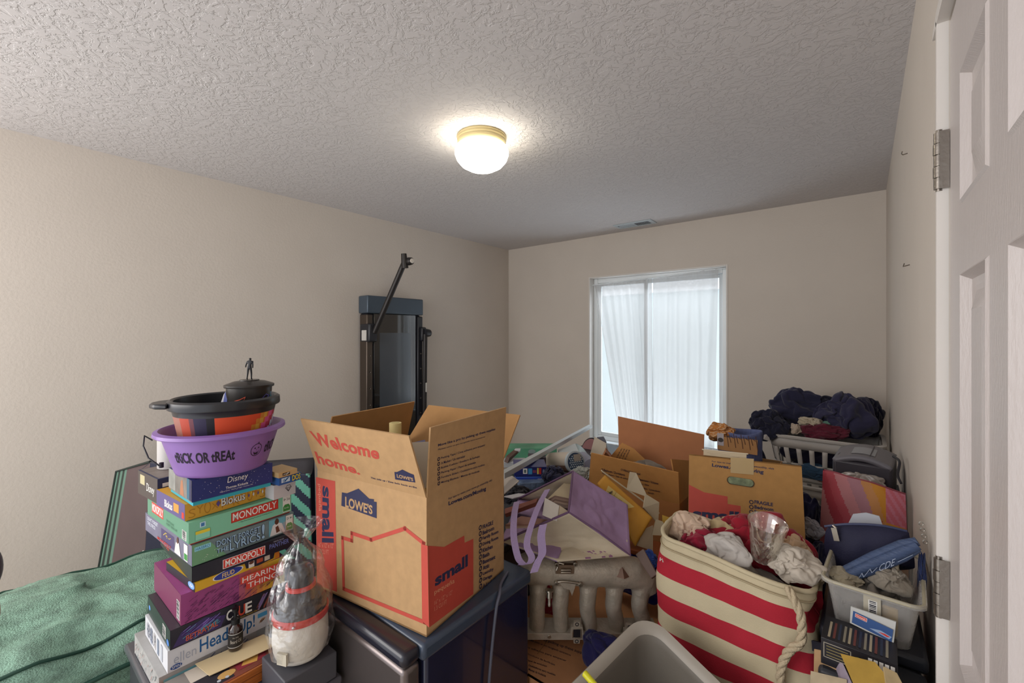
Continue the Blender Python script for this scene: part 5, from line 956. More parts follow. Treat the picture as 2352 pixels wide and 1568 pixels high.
# ---------------------------------------------------------------- label printer wrapped in plastic
M = rz((.005, 2.10, .925), -6); T = thing('grey_machine', 'grey and black tabletop machine with a curved top, on the right side by the wall', 'device', M); GT = mat('#6c6a70', .4); GK = mat('#38353c', .4)
tag(MB().box((-.10, 2.0, 0), (.105, 2.24, .923), mat('#2c2d3a', .6)).build('storage_carton'), 'dark tall carton under the grey tabletop machine', 'box')
def arch(u_, v_): return Vector((-.085 + .17 * u_, -.1 + .18 * v_, .105 + .035 * math.sin(math.pi * (u_ * .8 + .1)) + .012 * v_))
mb = MB().grid(arch, 20, 12, GT); mb.build('curved_lid', T, solid=.018)
mb = MB().box((-.085, -.1, .0), (.085, .08, .118), GK); mb.build('machine_body', T, bevel=.01)
mb = MB().grid(lambda u_, v_: arch(.3 + .4 * u_, .2 + .5 * v_) + Vector((0, 0, .0015)), 10, 8, mat('#8f9196', .4)); mb.grid(lambda u_, v_: arch(.62 + .02 * u_, .1 + .8 * v_) + Vector((0, 0, .0025)), 2, 8, GK); mb.build('control_panel', T)
garment('plastic_wrap', 'grey crinkled plastic bag wrapped under the grey machine lid', 'plastic bag', (-.01, 1.975, .965), (.09, .022, .05), '#8a8078', 73, amp=.4, freq=3.4)
bpy.data.objects['plastic_wrap'].data.materials[0] = mat('#938a82', .25, var=.2, vs_=40, spec=.7, coat=.4)
mb = MB().tube(smooth([pt(1925, 1090, 1.62), pt(1918, 1060, 1.62), pt(1930, 1040, 1.66), pt(1945, 1042, 1.7)], 6), .002, mat('#4a4646'), 6); tag(mb.build('thin_cable'), 'thin dark cable looping left of the grey machine', 'cable')
mb = MB().tube(smooth([pt(2052, 1048, 1.5), pt(2066, 1060, 1.42), pt(2062, 1090, 1.40), pt(2070, 1110, 1.38)], 6), .004, mat('#26242a'), 6); tag(mb.build('black_cable'), 'black cable hanging between the grey machine and the right wall', 'cable')
# navy clothing column between box and gift bag
garment('navy_sweatshirt', 'navy sweatshirt hanging between the closed moving box and the pink gift bag', 'clothing', (-.165, 2.0, .78), (.065, .06, .14), '#1c1c38', 74, amp=.3, freq=1.6, zmin=-1.2)
garment('navy_sweatshirt', 'dark navy cloth lower down beside the right end of the striped basket', 'clothing', (-.10, 1.62, .76), (.05, .07, .12), '#191a33', 75, amp=.35, freq=1.8, zmin=-1.2)
garment('grey_garment', 'small grey and white cloth at the edge of the closed moving box', 'clothing', pt(1862, 1215, 1.40), (.035, .025, .035), '#8f8f96', 76, amp=.6, freq=3)
tote('dark tote against the right wall under the pink gift bag', (-.12, 1.50, 0), (.095, 1.97, .66), '#2c2c38')
# ---------------------------------------------------------------- pink and orange gift bag
GBT = basis((-.105, 1.78, .662), (1, -.10, 0), (0, 1, 0), (.0, -.0, 1)); T = thing('gift_bag', 'pink, coral and orange brush painted gift bag lettered in thin script', 'gift bag', GBT)
gm = MB(); PKS = ['#b06a72', '#b5787a', '#a8404c', '#b04e58', '#b87c80', '#a5757e', '#bd8450', '#c0832e', '#bf7a28', '#b8868a']
GI = GBT.inverted()
def gb(u_, v_): # face
    tl, tr2, br, bl = Vector((-.0, -.0, .388)), Vector((.205, -.01, .358)), Vector((.215, 0, 0)), Vector((-.015, 0, 0))
    p = (bl.lerp(br, u_)).lerp(tl.lerp(tr2, u_), v_); p.y -= .022 * math.sin(math.pi * u_) + .008 * noise.noise(Vector((u_ * 4, v_ * 4, 1))); p.z += (.012 * math.sin(u_ * math.pi * .9)) * v_; return p
def gcol(u_, v_):
    s = u_ * 1.0 + v_ * .62 + .06 * noise.noise(Vector((u_ * 3, v_ * 3, 9))); k = int(max(0, min(9.99, (s - .25) * 7.2)))
    if u_ > .78 and v_ > .72: return mat('#b8606c' if (u_ + v_) % .1 < .05 else '#ba7080', .45)
    return mat(PKS[k], .45)
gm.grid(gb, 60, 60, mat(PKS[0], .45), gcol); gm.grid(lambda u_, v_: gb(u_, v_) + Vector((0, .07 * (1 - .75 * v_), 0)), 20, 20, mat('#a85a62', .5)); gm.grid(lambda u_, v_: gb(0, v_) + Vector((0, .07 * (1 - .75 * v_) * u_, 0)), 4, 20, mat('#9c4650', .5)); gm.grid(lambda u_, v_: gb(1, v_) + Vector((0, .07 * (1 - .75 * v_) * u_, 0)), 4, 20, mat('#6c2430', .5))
gm.build('bag_body', T)
vs2, fs2 = text_mesh('Happy', -.02, shear=.25); xs = [v[0] for v in vs2]; ysx = [v[1] for v in vs2]; mb = MB()
mb.add([gb(.66 + .30 * (x - min(xs)) / (max(xs) - min(xs)), .60 + .12 * (y - min(ysx)) / (max(ysx) - min(ysx))) + Vector((0, -.001, 0)) for x, y, _ in vs2], fs2, mat('#9a3a1e', .5)); mb.build('script_lettering', T)
# ---------------------------------------------------------------- near right: pouch, folded umbrella, clear bin of small parts
tote('dark tote against the right wall under the clear plastic bin', (-.075, 1.165, 0), (.100, 1.47, .865), '#2b2a33')
def pouch(u_, v_):
    x = (u_ - .5) * .235; top = .052 + .012 * math.sin(u_ * math.pi) ; bot = -.068; e = (1 - abs(2 * u_ - 1) ** 3.5)
    z = bot * e ** .5 * (1 - v_) + top * (.55 + .45 * e ** .4) * v_; return x, z, e
M = basis(pt(1996, 1247, 1.16) , (R * .93 + Z * .17 + F * -.10), F, ) ; 
Xp = (Vector((1, 0, 0)) * .97 + Z * .20); M = basis(Vector((.002, 1.335, 1.003)), Xp, Vector((0, 1, 0))); T = thing('zip_pouch', 'dark navy zipped pouch on top of the heap at the right wall', 'pouch', M); PN = mat('#1d1d38', .7, var=.08, vs_=30, bump=.15, bs=300, name='navy_nylon')
# outline of the pouch in its own plane
ol_ = [(-.083, -.066), (-.07, -.074), (.0, -.062), (.07, -.05), (.083, -.035), (.086, .02), (.082, .036), (.04, .046), (-.02, .046), (-.062, .036), (-.078, .005), (-.085, -.04)]
def puff(outline, T_, m, th, name, n=30):
    c = Vector((sum(p[0] for p in outline) / len(outline), sum(p[1] for p in outline) / len(outline))); P = [Vector((p[0], p[1], 0)) for p in outline]; P = smooth(P + [P[0]], 5)[:-1]; mb = MB(); rings = 8
    for sgn in (1, -1):
        vs_ = []; 
        for k in range(rings + 1):
            t = k / rings; h = th * (1 - (t ** 3)) * sgn
            for p in P: q_ = Vector((c.x + (p.x - c.x) * t, c.y + (p.y - c.y) * t)); vs_.append((q_.x, -h * (1 + .15 * noise.noise(Vector((q_.x * 30, q_.y * 30, 1)))), q_.y))
        n = len(P); mb.add(vs_, [(i * n + k, i * n + (k + 1) % n, (i + 1) * n + (k + 1) % n, (i + 1) * n + k) for i in range(rings) for k in range(n)], m, True)
    return mb.build(name, T_)
puff(ol_, T, PN, .026, 'pouch_body')
MB().tube(smooth([(-.070, -.014, .040), (-.02, -.018, .050), (.04, -.016, .050), (.084, -.008, .038)], 6), .0028, mat('#3a3f5c', .5), 8).build('zipper', T)
MB().tube([(-.052, -.02, .046), (-.046, -.023, .040)], .003, mat('#a39a90', .3, .8), 8).box((-.056, -.028, .012), (-.045, -.0255, .042), mat('#a39a8c', .35, .6)).build('zip_pull', T)
# white paper peeping out behind the pouch
q = [Vector((-.04, 1.375, 1.0)), Vector((.04, 1.375, 1.03)), Vector((.03, 1.378, 1.062)), Vector((.005, 1.378, 1.064)), Vector((-.02, 1.378, 1.054))]; tag(MB().slab(q, .004, mat('#b5b8c0', .6)).build('white_paper'), 'white curved paper showing behind the navy pouch', 'paper')
T = thing('folded_umbrella', 'blue grey folded umbrella with white script, lying under the navy pouch', 'umbrella', (0, 0, 0)); UB = mat('#3c4c6c', .5, var=.12, vs_=30, stretch=(1, 1, 6), bump=.4, bs=60, name='blue_grey_umbrella_cloth')
ua, ub_ = pt(1942, 1322, .985), pt(2108, 1252, .925)
mb = MB(); ud = (ub_ - ua); 
for off, r in ((Vector((0, 0, 0)), .0115), (Vector((0, .010, .010)), .011), (Vector((0, .003, -.011)), .0105)): mb.tube([ua + off, ua + ud * .4 + off * 1.1, ua + ud * .8 + off, ub_ + off * .6], [r * .75, r, r * 1.05, r * .8], UB, 14)
mb.build('folded_canopy', T); U_ = ud.normalized(); f = MB(); fc = Face(f, ua - F * .013 + U_ * .015 - Z * .010, U_, Z); fc.line([(.002, .0), (.012, .012), (.016, .002), (.03, .014), (.034, .004), (.045, .010)], .0012, mat('#a9b4c8')); fc.text('CDE', .05, 0, .085, .014, mat('#a9b4c8'), -.01, shear=.3); fc.line([(.09, .004), (.12, .006)], .001, mat('#a9b4c8')); f.build('script_lettering', T)
mb = MB().tube([ua - U_ * .03 - Z * .004, ua], .008, mat('#8f846c', .5), 12); mb.build('handle', T)
garment('blue_strap_cloth', 'blue cloth strip hanging down beside the right wall', 'cloth', pt(2118, 1340, .95), (.008, .018, .075), '#27335c', 77, amp=.2, freq=1.8, zmin=-1.2)
mb = MB(); 
for k in range(4): mb.tube([pt(2116 + 3 * k, 1202 + 14 * k, .97) + Vector((.004 * math.cos(a), 0, .004 * math.sin(a))) for a in [i * math.pi / 4 for i in range(9)]], .0012, mat('#b8b4ac', .3, .9), 6)
tag(mb.build('key_ring'), 'small chain of metal rings hanging at the right end of the navy pouch', 'key ring')
# clear bin
PB0 = Vector((-.066, 1.168, .867)); M = basis(PB0, (1, -.06, 0), (.06, 1, 0)); T = thing('clear_bin', 'clear plastic bin full of small hardware packets, by the right wall', 'bin', M); CP = film('clear_plastic_bin', (.6, .58, .55, 1), .80, .2, .15)
def cbx(z, o=0): k = .016 * (1 - z / .105); return [(x, y, z) for x, y in rrect(.155 - 2 * k + 2 * o, .26 - 2 * k + 2 * o, .022, 5, k - o, .26 - k + o)]
mb = MB(); lv = [cbx(0), cbx(.03), cbx(.07), cbx(.098), cbx(.103, .004), cbx(.105, .007), cbx(.097, .008)]; n_ = len(lv[0]); mb.add([p for l in lv for p in l], [(i * n_ + k, i * n_ + (k + 1) % n_, (i + 1) * n_ + (k + 1) % n_, (i + 1) * n_ + k) for i in range(6) for k in range(n_)], CP, True); mb.add(lv[0], [tuple(range(n_))], CP); mb.build('bin_shell', T, solid=.0015)
mb = MB().tube([Vector(p) for p in cbx(.102, .005)] + [Vector(cbx(.102, .005)[0])], .004, mat('#b0a890', .4), 8, caps=False); mb.build('rim', T)
mb = MB().box((.066, -.0015, .025), (.094, .0, .098), mat('#b5ae9c', .6), Matrix.Rotation(.0, 4, 'Y')); f = Face(mb, (.066, -.0015, .025), (1, 0, 0), (0, 0, 1)); bar(f, .008, .008, .022, .062); 
for i_, v_ in enumerate(mb.v): mb.v[i_] = (v_[0], v_[1] + .016 * (1 - v_[2] / .105) - .002, v_[2])
mb.build('price_sticker', T)
gh = 'small hardware in the clear bin'
for nm, lb_, c, r, h, sd_ in (('hardware_packet', 'grey plastic packets of small parts filling the clear bin', (.01, 1.29, .915), (.06, .10, .045), '#6c655c', 81), ('silver_packet', 'crumpled silver grey packet heaped over the right end of the clear bin', (.045, 1.26, .965), (.04, .045, .032), '#8a8276', 82), ('tan_packet', 'tan paper packets at the left rim of the clear bin', (-.03, 1.24, .955), (.035, .045, .015), '#948a74', 83)):
    garment(nm, lb_, 'packet', c, r, h, sd_, gh, amp=.6, freq=3.2)
MBk = MB().box((.095, .014, .02), (.12, .026, .075), mat('#b08c2c', .5)); ob_ = MBk.build('yellow_block', bevel=.003); ob_.matrix_world = M; tag(ob_, 'yellow block seen inside the right half of the clear bin', 'block')
ob_ = MB().box((.09, .10, .105), (.12, .17, .13), mat('#a59c88', .5)).build('white_adapter', bevel=.004); ob_.matrix_world = M; tag(ob_, 'off white charger block lying across the clear bin', 'charger')
# white rimmed pail behind it
q = Vector((-.115, 1.53, .66)); 
mb = MB().lathe([(0, 0), (.03, 0), (.035, .13), (.039, .133), (.039, .142), (.035, .143), (.03, .01)], mat('#a8a08c', .5), 36); o_ = mb.build('small_pail'); o_.location = (-.125, 1.525, .662); tag(o_, 'small cream rimmed pail left of the navy pouch', 'pail')
# blue card and black boxes in front
q = [pt(1952, 1430, .905), pt(2052, 1480, .850), pt(2058, 1428, .852), pt(1954, 1392, .905)]; q = [p for p in q]; mb = MB().slab(q, .0035, mat('#b8b8b4', .5)); U_ = (q[1] - q[0]); f = Face(mb, q[0], U_, U_.cross(q[3] - q[0]).cross(U_)); W_ = U_.length
Hh = (q[3] - q[0]).length * .9; f.rect(.003, .003, W_ - .003, Hh - .003, mat('#2f4f84')); f.rect(W_ * .1, Hh * .58, W_ * .38, Hh * .82, WH); f.rect(W_ * .11, Hh * .60, W_ * .37, Hh * .8, RED); f.text('Nintendo', W_ * .13, Hh * .64, W_ * .35, Hh * .76, WH, .01); f.poly([(W_ * .45, Hh * .3), (W_ * .7, Hh * .5), (W_ * .95, Hh * .42), (W_ * .9, Hh * .2)], mat('#8ea3c0')); f.poly([(W_ * .65, Hh * .34), (W_ * .8, Hh * .42), (W_ * .92, Hh * .36), (W_ * .85, Hh * .28)], RED)
tag(mb.build('blue_game_case'), 'thin blue and white boxed game leaning on the clear bin', 'game case')
P0 = onz(1905, 1462, .70); M = basis(P0, R * .97 + F * -.22, F, (0, 0, 1)); M = Matrix.Translation(P0 - Vector((0, 0, .045))) @ Matrix.Rotation(math.atan2(.62 * .97 - .78 * .22 * -1 * -1, 1.0), 4, 'Z')
tote('dark reddish box at the lower right corner, under the black printed carton', (-.070, 1.045, 0), (.095, 1.155, .845), '#33241f')
T = thing('printed_carton', 'black carton with bold white lettering in front of the clear bin', 'box', rz((-.066, 1.062, .847), -2)); mb = MB().box((0, 0, 0), (.115, .09, .052), mat('#1e1c22', .4)); f = Face(mb, (0, 0, 0), (1, 0, 0), (0, 0, 1)); f.line([(.005, .016), (.047, .016), (.047, .044), (.005, .044)], .0014, mat('#a09888'), True)
for k in range(4): f.rect(.009, .020 + .006 * k, .043, .0215 + .006 * k, mat('#8a7c50'))
f.oval(.059, .032, .008, .007, mat('#a3a032')); [f.rect(.073 + .008 * k, .030 - .004 * (k % 2), .079 + .008 * k, .046, WH) for k in range(5)]; [f.rect(.076 + .008 * k, .008, .082 + .008 * k, .020 + .004 * (k % 2), WH) for k in range(4)]; tf = Face(mb, (0, 0, .052), (1, 0, 0), (0, 1, 0)); 
for k in range(12): tf.rect(.01 + .008 * k, .01, .014 + .008 * k, .07, mat(['#a89c84', '#6c3a34', '#2c3448', '#8a8474'][k % 4]))
mb.build('carton', T, bevel=.001)
mb = MB().ribbon(smooth([pt(1810, 1468, .985), pt(1860, 1480, .95), pt(1960, 1508, .90), pt(2060, 1545, .86), pt(2110, 1575, .84)], 6), Z, .022, .003, mat('#1c1b2c', .5)); tag(mb.build('black_strap'), 'black strap running right from the rope handle across the lower right heap', 'strap')
# paper heap in the lower right corner
for k, (c_, nm, lb_, pts) in enumerate((
    ('#a8865e', 'paper_sheet', 'tan sheet upright below the black strap, in the lower right heap', [(1868, 1600, .86), (1925, 1620, .83), (1920, 1500, .86), (1870, 1490, .88)]),
    ('#8f8290', 'paper_sheet', 'lilac grey sheet slanting in the lower right heap', [(1940, 1640, .79), (1990, 1640, .77), (1925, 1500, .86), (1915, 1505, .87)]),
    ('#a58434', 'paper_sheet', 'mustard yellow folder in the lower right heap', [(1990, 1640, .76), (2110, 1640, .73), (2010, 1520, .80), (1930, 1500, .83)]),
    ('#b5a078', 'paper_sheet', 'pale tan sheet over the mustard folder in the lower right corner', [(2040, 1600, .74), (2110, 1640, .72), (2060, 1545, .77), (2030, 1530, .79)]),
    ('#a8987c', 'paper_sheet', 'cream papers edge at the bottom beside the striped basket', [(1858, 1640, .82), (1950, 1660, .79), (1945, 1560, .82), (1862, 1540, .85)]))):
    mb = MB().slab([pt(*p) for p in pts], .004, mat(c_, .65, var=.12, vs_=40)); tag(mb.build(nm), lb_, 'paper', 'papers in the lower right corner')
# ---------------------------------------------------------------- far end of the heap, between the big box and the window
def C6(x, y): return (1150 + x / 8.712, 960 + y / 8.712)
def p6(x, y, d_): return pt(*C6(x, y), d_)
def sbox(name, label, cat, px, py, d_, w, dd, h, m, yaw=0, art=None, grp=None, bev=.002):
    """a box whose lower front left corner is seen at (px, py)"""
    O = p6(px, py, d_); M = basis(O, (R * math.cos(math.radians(yaw)) + F * math.sin(math.radians(yaw))), Vector((0, 0, 1)).cross(R * math.cos(math.radians(yaw)) + F * math.sin(math.radians(yaw)))); T = thing(name, label, cat, M, grp)
    mb = MB().box((0, 0, 0), (w, dd, h), m)
    if art: art(Face(mb, (0, 0, 0), (1, 0, 0), (0, 0, 1)), w, h)
    mb.build('carton', T, bevel=bev if not art else 0); return T
def aBook(f, w, h):
    f.rect(w * .27, h * .25, w * .40, h * .85, WH); f.rect(w * .30, h * .35, w * .37, h * .72, mat('#5a6a6a')); f.rect(w * .43, h * .2, w * .55, h * .85, mat('#3f8fc0')); f.rect(w * .57, h * .35, w * .68, h * .65, mat('#7a3a5a')); f.rect(w * .70, h * .2, w * .75, h * .9, mat('#d8cc60')); f.rect(w * .76, h * .2, w * .83, h * .9, RED); f.oval(w * .9, h * .5, w * .03, h * .25, mat('#8a96b0'))
sbox('plastic_packet', 'grey blue plastic packet under the two blue boxes behind the big open box', 'packet', 370, 1440, 1.90, .13, .10, .030, mat('#5f6f88', .3, bump=.6, bs=50), 6)
sbox('flat_box', 'bright blue flat box with a white label, lower of the two blue boxes', 'box', 300, 1290, 1.95, .142, .12, .026, mat('#27409c', .3, coat=.4), 3, lambda f, w, h: (f.rect(w * .70, h * .15, w * .86, h * .6, WH), f.rect(0, h * .85, w, h, mat('#4a6cc0'))))
sbox('flat_box', 'dark blue flat box with colourful stickers, upper of the two blue boxes', 'box', 270, 1160, 1.95, .147, .12, .040, mat('#262c68', .3, coat=.3), 2, aBook)
sbox('dark_carton', 'dark carton with brown roll picture behind the white rod', 'box', 560, 965, 2.12, .085, .08, .042, mat('#3a3440', .5), 0, lambda f, w, h: [f.rect(w * (.12 + .17 * k), h * .1, w * (.25 + .17 * k), h * .8, mat('#6b5040')) for k in range(5)])
sbox('green_box', 'long low green box by the far wall behind the white rod', 'box', 60, 900, 2.45, .30, .12, .082, mat('#4f8a6c', .5, var=.25, vs_=9), 0, lambda f, w, h: (f.oval(w * .53, h * .8, w * .07, h * .15, mat('#7a8a88')), f.rect(0, 0, w, h * .3, mat('#2f5c4c'))))
sbox('white_carton', 'small white grey carton left of the green box, next to the big box flap', 'box', 60, 990, 2.2, .11, .08, .028, mat('#a8aaac', .5), 0)
mb = MB().slab([p6(70, 870, 2.2), p6(110, 760, 2.2), p6(290, 610, 2.3), p6(300, 650, 2.3)], .02, mat('#5a4238', .6)); tag(mb.build('brown_board'), 'dark brown board end with a pale tip beside the big box flap', 'board')
tag(MB().slab([p6(270, 640, 2.28), p6(390, 650, 2.28), p6(400, 600, 2.3), p6(290, 605, 2.3)], .01, mat('#b0b0b2', .5)).build('white_strip', bevel=.001), 'short pale strip lying on the green box', 'strip')
a, b = p6(20, 1160, 1.70), p6(1800, 165, 3.25); n = (b - a).normalized(); sd_ = n.cross(Z).normalized(); up = sd_.cross(n)
mb = MB(); w_ = .013
for (s0, u0), (s1, u1) in (((-w_, -.009), (w_, -.009)), ((w_, -.009), (w_, .013)), ((w_, .013), (.004, .006)), ((.004, .006), (-w_, .013)), ((-w_, .013), (-w_, -.009))):
    mb.add([a + sd_ * s0 + up * u0, a + sd_ * s1 + up * u1, b + sd_ * s1 + up * u1, b + sd_ * s0 + up * u0], [(0, 1, 2, 3)], mat('#b9bcbc', .3, .2, name='white_aluminium'))
for e_ in (a, b): mb.add([e_ + sd_ * s0 + up * u0 for s0, u0 in ((-w_, -.009), (w_, -.009), (w_, .013), (.004, .006), (-w_, .013))], [(0, 1, 2, 3, 4)], mat('#c4c6c4', .4))
tag(mb.build('white_rod'), 'long white headrail slanting from the big box up to the window corner', 'rod')
papercard6 = lambda name, pts, lb_, m, cat='paper', th=.002: tag(MB().slab([p6(*p) for p in pts], th, m).build(name), lb_, cat)
papercard6('white_card', [(70, 1510, 1.68), (370, 1250, 1.78), (230, 1150, 1.86), (60, 1210, 1.80)], 'white folded card left of the blue boxes, touching the big box', mat('#b9b0a8', .6), th=.004)
papercard6('magazine', [(600, 1560, 1.62), (960, 1420, 1.66), (990, 1390, 1.72), (640, 1470, 1.74)], 'magazine with pale cover and yellow dot left of the tote bag handle', mat('#b3a8a0', .5), 'magazine', .004)
papercard6('red_leaflet', [(820, 1430, 1.70), (990, 1400, 1.70), (960, 1345, 1.78), (830, 1380, 1.78)], 'bright pink red leaflet corner above the tote bag handle', mat('#b84a62', .5), 'paper', .003)
papercard6('white_sheet', [(70, 1560, 1.60), (250, 1600, 1.58), (560, 1520, 1.66), (360, 1500, 1.72)], 'white sheet with curled edge in front of the pale magazine', mat('#b5b2b6', .5), 'paper', .003)
tag(MB().tube([p6(700, 1545, 1.63), p6(730, 1540, 1.63)], .008, mat('#b0923c', .5), 14).build('yellow_disc'), 'small mustard disc on the pale magazine', 'disc')
# round canister lying on its side with dotted lid
c1 = p6(1030, 880, 2.28); c2 = p6(1500, 880, 2.08); ax = (c2 - c1).normalized(); MC = basis(c1, Z - ax * ax.z, Vector((0, 0, 1)).cross(ax), ax) if False else Matrix.Translation(c1) @ ax.to_track_quat('Z', 'Y').to_matrix().to_4x4()
Lc = (c2 - c1).length; T = thing('round_canister', 'beige and brown cylindrical canister lying on its side, blue dotted lid towards the tote bag', 'canister', MC)
def canm(a, i): return mat('#b5aa9c', .5) if (a - 60) % 360 < 130 else mat('#7a5c4c', .5) if (a - 190) % 360 < 90 else mat('#94745c', .5)
mb = MB().lathe([(0, 0), (.046, 0), (.049, .004), (.049, Lc - .016)], mat('#b5aa9c', .5), 60, matfn=canm); mb.build('cardboard_tube', T)
MB().lathe([(.0495, Lc - .018), (.052, Lc - .016), (.052, Lc - .001), (.049, Lc), (0, Lc - .002)], mat('#aab4ba', .4), 48).build('lid', T)
mb = MB(); f = Face(mb, (0, 0, Lc + .0008), (1, 0, 0), (0, 1, 0)); f.oval(0, 0, .044, .044, mat('#2f4560'), 32)
for i in range(-4, 5):
    for j in range(-4, 5):
        x, y = i * .0105 + (j % 2) * .005, j * .0095
        if x * x + y * y < .038 ** 2: f.oval(x, y, .0034, .0034, mat('#b8c4cc'), 8)
f.rect(-.01, .004, .03, .036, mat('#9a958c')); mb.build('dotted_disc', T)
papercard6('white_packet', [(1170, 680, 2.42), (1590, 730, 2.34), (1490, 505, 2.50), (1150, 630, 2.55)], 'white printed packet standing behind the round canister', mat('#bcc2c4', .45), 'packet', .03)
f_ = MB(); fq = [p6(1190, 660, 2.40), p6(1440, 680, 2.36), p6(1340, 580, 2.44), p6(1180, 630, 2.45)]; 
mb = MB().grid(lambda u_, v_: quad(p6(1500, 690, 2.40), p6(1620, 720, 2.36), p6(1730, 700, 2.42), p6(1500, 505, 2.52))(u_, v_) + Z * .01 * math.sin(u_ * 3.14), 10, 10, mat('#a3b4b8', .4)); tag(mb.build('plastic_sleeve', solid=.004), 'pale blue plastic sleeve curving over the white packet behind the canister', 'sleeve')
mb = MB().tube([p6(1640, 820, 2.25), p6(1800, 960, 2.10)], [.038, .034], mat('#8b8c9c', .6), 24); tag(mb.build('grey_roll'), 'grey lavender rolled cloth between the canister and the open flapped box', 'roll')
garment('grey_towel', 'pale grey green cloth under the round canister by the open flapped box', 'cloth', p6(1650, 1130, 1.98), (.06, .06, .035), '#8f928c', 91, amp=.5, freq=2.4)
garment('dark_cloth', 'dark navy cloth between the blue boxes and the tote bag top', 'cloth', p6(1080, 1190, 1.90), (.055, .06, .05), '#1d1f36', 92, amp=.4, freq=2)
garment('dark_cloth', 'dark cloth under the plastic packet left of the tote bag', 'cloth', p6(260, 1500, 1.80), (.07, .07, .035), '#26262e', 93, amp=.4, freq=2)
T = thing('hand_mirror', 'round black rimmed mirror tilted below the window corner', 'mirror', Matrix.Translation(p6(1800, 640, 2.75)) @ (R * -.8 - F * .5 + Z * .35).to_track_quat('Z', 'Y').to_matrix().to_4x4())
MB().lathe([(0, 0), (.075, 0), (.078, .006), (.07, .009)], mat('#26242a', .4), 40).build('rim', T); MB().lathe([(0, .0092), (.07, .0092)], mat('#9a6f70', .2), 40).build('mirror_face', T)
papercard6('cream_carton', [(1790, 720, 2.55), (2100, 760, 2.50), (2110, 500, 2.58), (1880, 370, 2.66)], 'cream carton standing below the window beside the open flapped box', mat('#b8ad9c', .6), 'box', .05)
papercard6('dark_booklet', [(1990, 420, 2.75), (2120, 480, 2.72), (2060, 365, 2.78), (1930, 380, 2.80)], 'small dark booklet above the cream carton under the window', mat('#4a4854', .5), 'booklet', .008)
tote('dark tote beside the back wall under the green box', (-1.60, 2.50, 0), (-1.05, 2.95, .70), '#33405c')
# ---------------------------------------------------------------- left corner: green woven sack and striped tote
GSM = mat('#7b9f8c', .55, var=.34, vs_=26, bump=.7, bs=240, stretch=(1, 1, 2.2), coat=.15, name='green_woven_plastic'); GSD = mat('#1f4438', .5)
c = Vector((-1.905, .22, 0)); T = thing('woven_sack', 'big pale green woven plastic sack with dark green seams, at the lower left', 'sack', (0, 0, 0))
sx_, sy_, sz_ = .335, .40, .685
def sk(u_, v_):
    a = u_ * 2 * math.pi; cs, sn = math.cos(a), math.sin(a); e = 4.0; k = (abs(cs) ** e + abs(sn) ** e) ** (-1 / e)
    t = v_
    if t < .72: rad = 1 - .03 * (1 - t / .72); z = sz_ * .86 * t / .72
    else: w = (t - .72) / .28; rad = math.cos(w * math.pi / 2) ** .55; z = sz_ * (.86 + .14 * math.sin(w * math.pi / 2) + .02 * w)
    pr_ = rad if t >= .72 else 1; n = .018 * noise.noise(Vector((cs * 2 * pr_, sn * 2 * pr_, z * 5))) + .012 * (1 - 2 * abs(noise.noise(Vector((cs * 3 * pr_ + 3, sn * 3 * pr_, z * 8)))))
    z += .05 * rad * cs * (t > .5) * (t - .5) - .03 * sn * (t - .5) * (t > .5)
    return c + Vector((cs * k * sx_ * rad + cs * n * rad, sn * k * sy_ * rad + sn * n * rad, z + n * (t > .6) * 1.4))
MB().grid(sk, 120, 70, GSM).build('sack_body', T)
def seam(pts, r=.006): MB().tube([p + (p - c - Z * .3).normalized() * .003 for p in pts], r, GSD, 8).build('seam', T)
seam([sk(k / 60, .70) for k in range(61)], .006)
seam([sk(k / 60, .84 + .02 * math.sin(k / 60 * 6.28)) for k in range(61)], .0045)
# corner seam and carry loop nearest the camera
seam([sk(.885, .05 + .66 * k / 12) for k in range(13)], .008)
g0 = sk(.885, .70); MB().ribbon(smooth([g0, g0 + Vector((.0, -.02, .06)), g0 + Vector((-.03, -.03, .075)), g0 + Vector((-.045, -.01, .02))], 6), (0, 1, 0), .022, .003, GSD).build('carry_loop', T)
# striped shopping tote behind the games
MS = basis(pt(196, 1310, 1.78) * 1, (R * .96 + F * .10), F, (0, 0, 1)); base = Vector((0, 0, 0))
A0, A1, A2, A3_ = pt(196, 1330, 2.10), pt(268, 1082, 2.10), pt(392, 1052, 1.82), pt(320, 1330, 1.62)
NVY = mat('#1d2036', .5, bump=.1, bs=100, name='navy_tote_fabric'); MNT = mat('#5fa08a', .5); MRN = mat('#5a4a4a', .6, var=.06); T = thing('striped_tote', 'large navy shopping tote with mint diagonal stripes and a grey brown side, behind the games', 'bag', (0, 0, 0))
fl_, fr_ = pt(345, 1060, 1.95), pt(712, 1088, 1.95); bl_, br_ = Vector((fl_.x, fl_.y, .02)), Vector((fr_.x, fr_.y, .02)); back = F * .26 - R * .10
bl_ -= R * .05; br_ += R * .02
def fstripe(u_, v_):
    s = (u_ * 1.0 + (1 - v_) * 1.25) ; return MNT if u_ > .62 and ((u_ * 7.2 + v_ * 9.0) % 1) < .5 and v_ > .55 else NVY
MB().grid(lambda u_, v_: quad(bl_, br_, fr_, fl_)(u_, v_) - F * .02 * math.sin(math.pi * u_) * v_, 160, 110, NVY, fstripe).build('front_panel', T, solid=.004)
gl0, gl1 = Vector((A0.x, A0.y, .02)), A1 
def gst(u_, v_): return mat('#5f7f70', .6) if v_ > .25 and u_ < .34 and (u_ * 15) % 2 < 1 else MNT if False else (mat('#2c352f', .6) if u_ < .34 else MRN)
MB().grid(lambda u_, v_: quad(gl0, bl_, fl_, gl1)(u_, v_) + (R * -.02 - F * .01) * math.sin(math.pi * u_) * (1 - v_), 60, 40, MRN, gst).build('side_gusset', T, solid=.004)
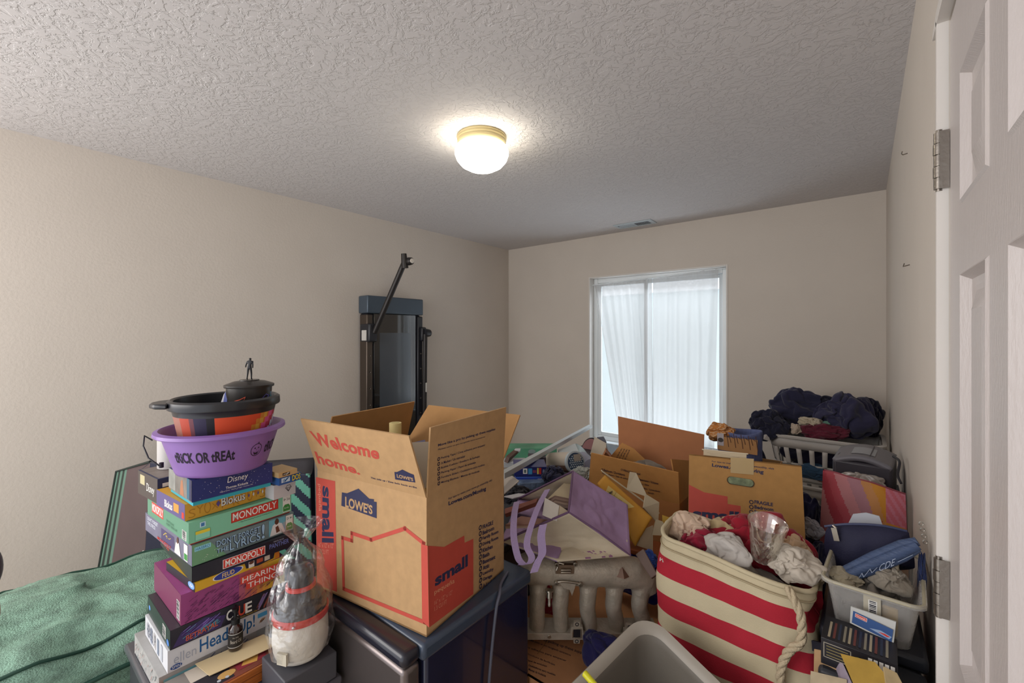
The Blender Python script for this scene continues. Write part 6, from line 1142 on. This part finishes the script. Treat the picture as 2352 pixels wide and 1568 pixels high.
MB().grid(lambda u_, v_: quad(fl_, fr_, fr_ + back, gl1)(u_, v_) - Z * .03 * math.sin(math.pi * v_), 20, 8, mat('#3c3a40', .6)).build('top_panel', T, solid=.004)
MB().grid(lambda u_, v_: quad(gl0, br_ + back, fr_ + back, gl1)(u_, v_), 10, 10, NVY).build('back_panel', T, solid=.004)
MB().tube([gl0, gl1, fl_], .006, mat('#26302c', .6), 8).build('piping', T)
lm = MB(); fq = [pt(300, 1250, 1.5)]
f = Face(lm, quad(bl_, br_, fr_, fl_)(.0, .0), (br_ - bl_), Z, Matrix.Identity(4)); f.l = 60
f.text('Yes', 0, 0, 0, 0, WH, .02, corners=[f.uv(*k) for k in ((328, 1262), (346, 1266), (344, 1300), (326, 1300))], rot=-90); lm.build('printed_lettering', T)
# dark purple knob and tan thing at the picture's left edge: a plush toy on the sack
q = pt(-34, 1308, .98); T = thing('plush_toy', 'dark purple and tan plush head above the near corner of the green sack', 'plush toy', q)
mb = MB().lathe([(.045 * math.cos(t * math.pi / 16), .055 * math.sin(t * math.pi / 16)) for t in range(-8, 9)], mat('#2c1528', .6, sheen=.4), 24, sx=.5, sy=.6); mb.build('purple_hair', T)
mb = MB().lathe([(.045 * math.cos(t * math.pi / 16), -.10 + .062 * math.sin(t * math.pi / 16)) for t in range(-8, 9)], mat('#b08468', .7), 24, sx=.45, sy=.5); mb.build('tan_face', T)
# ---------------------------------------------------------------- pieces that belong to a part hang under that part
def base_name(o): return o.name.split('.')[0]
def mid(o): v = o.data.vertices; return sum((q.co for q in v), Vector()) / len(v)
def nest(root, child, part):
    for T_ in [o for o in COL.objects if base_name(o) == root and o.get('category')]:
        ps = [o for o in T_.children if base_name(o) == part]
        for c_ in [o for o in T_.children if base_name(o) == child]: c_.parent = min(ps, key=lambda p_: (mid(p_) - mid(c_)).length)
for args in (('home_gym_screen', 'adjustment_hole', 'arm_column'), ('home_gym_screen', 'display', 'screen_glass'), ('home_gym_screen', 'release_lever', 'arm_carriage'), ('home_gym_screen', 'arm_head', 'raised_arm'),
             ('mini_refrigerator', 'door_cap', 'door'), ('striped_basket', 'hem_seam', 'basket_body'), ('striped_basket', 'price_thread', 'basket_body'), ('zip_pouch', 'zip_pull', 'zipper'), ('round_canister', 'dotted_disc', 'lid'),
             ('ceiling_vent', 'lever_slot', 'frame'), ('ceiling_vent', 'louvres', 'opening'), ('grey_machine', 'control_panel', 'curved_lid'), ('hat_canister', 'stud', 'red_band'), ('hat_canister', 'fabric_label', 'fabric_body'), ('intake_manifold', 'port_flange', 'head_flange')): nest(*args)
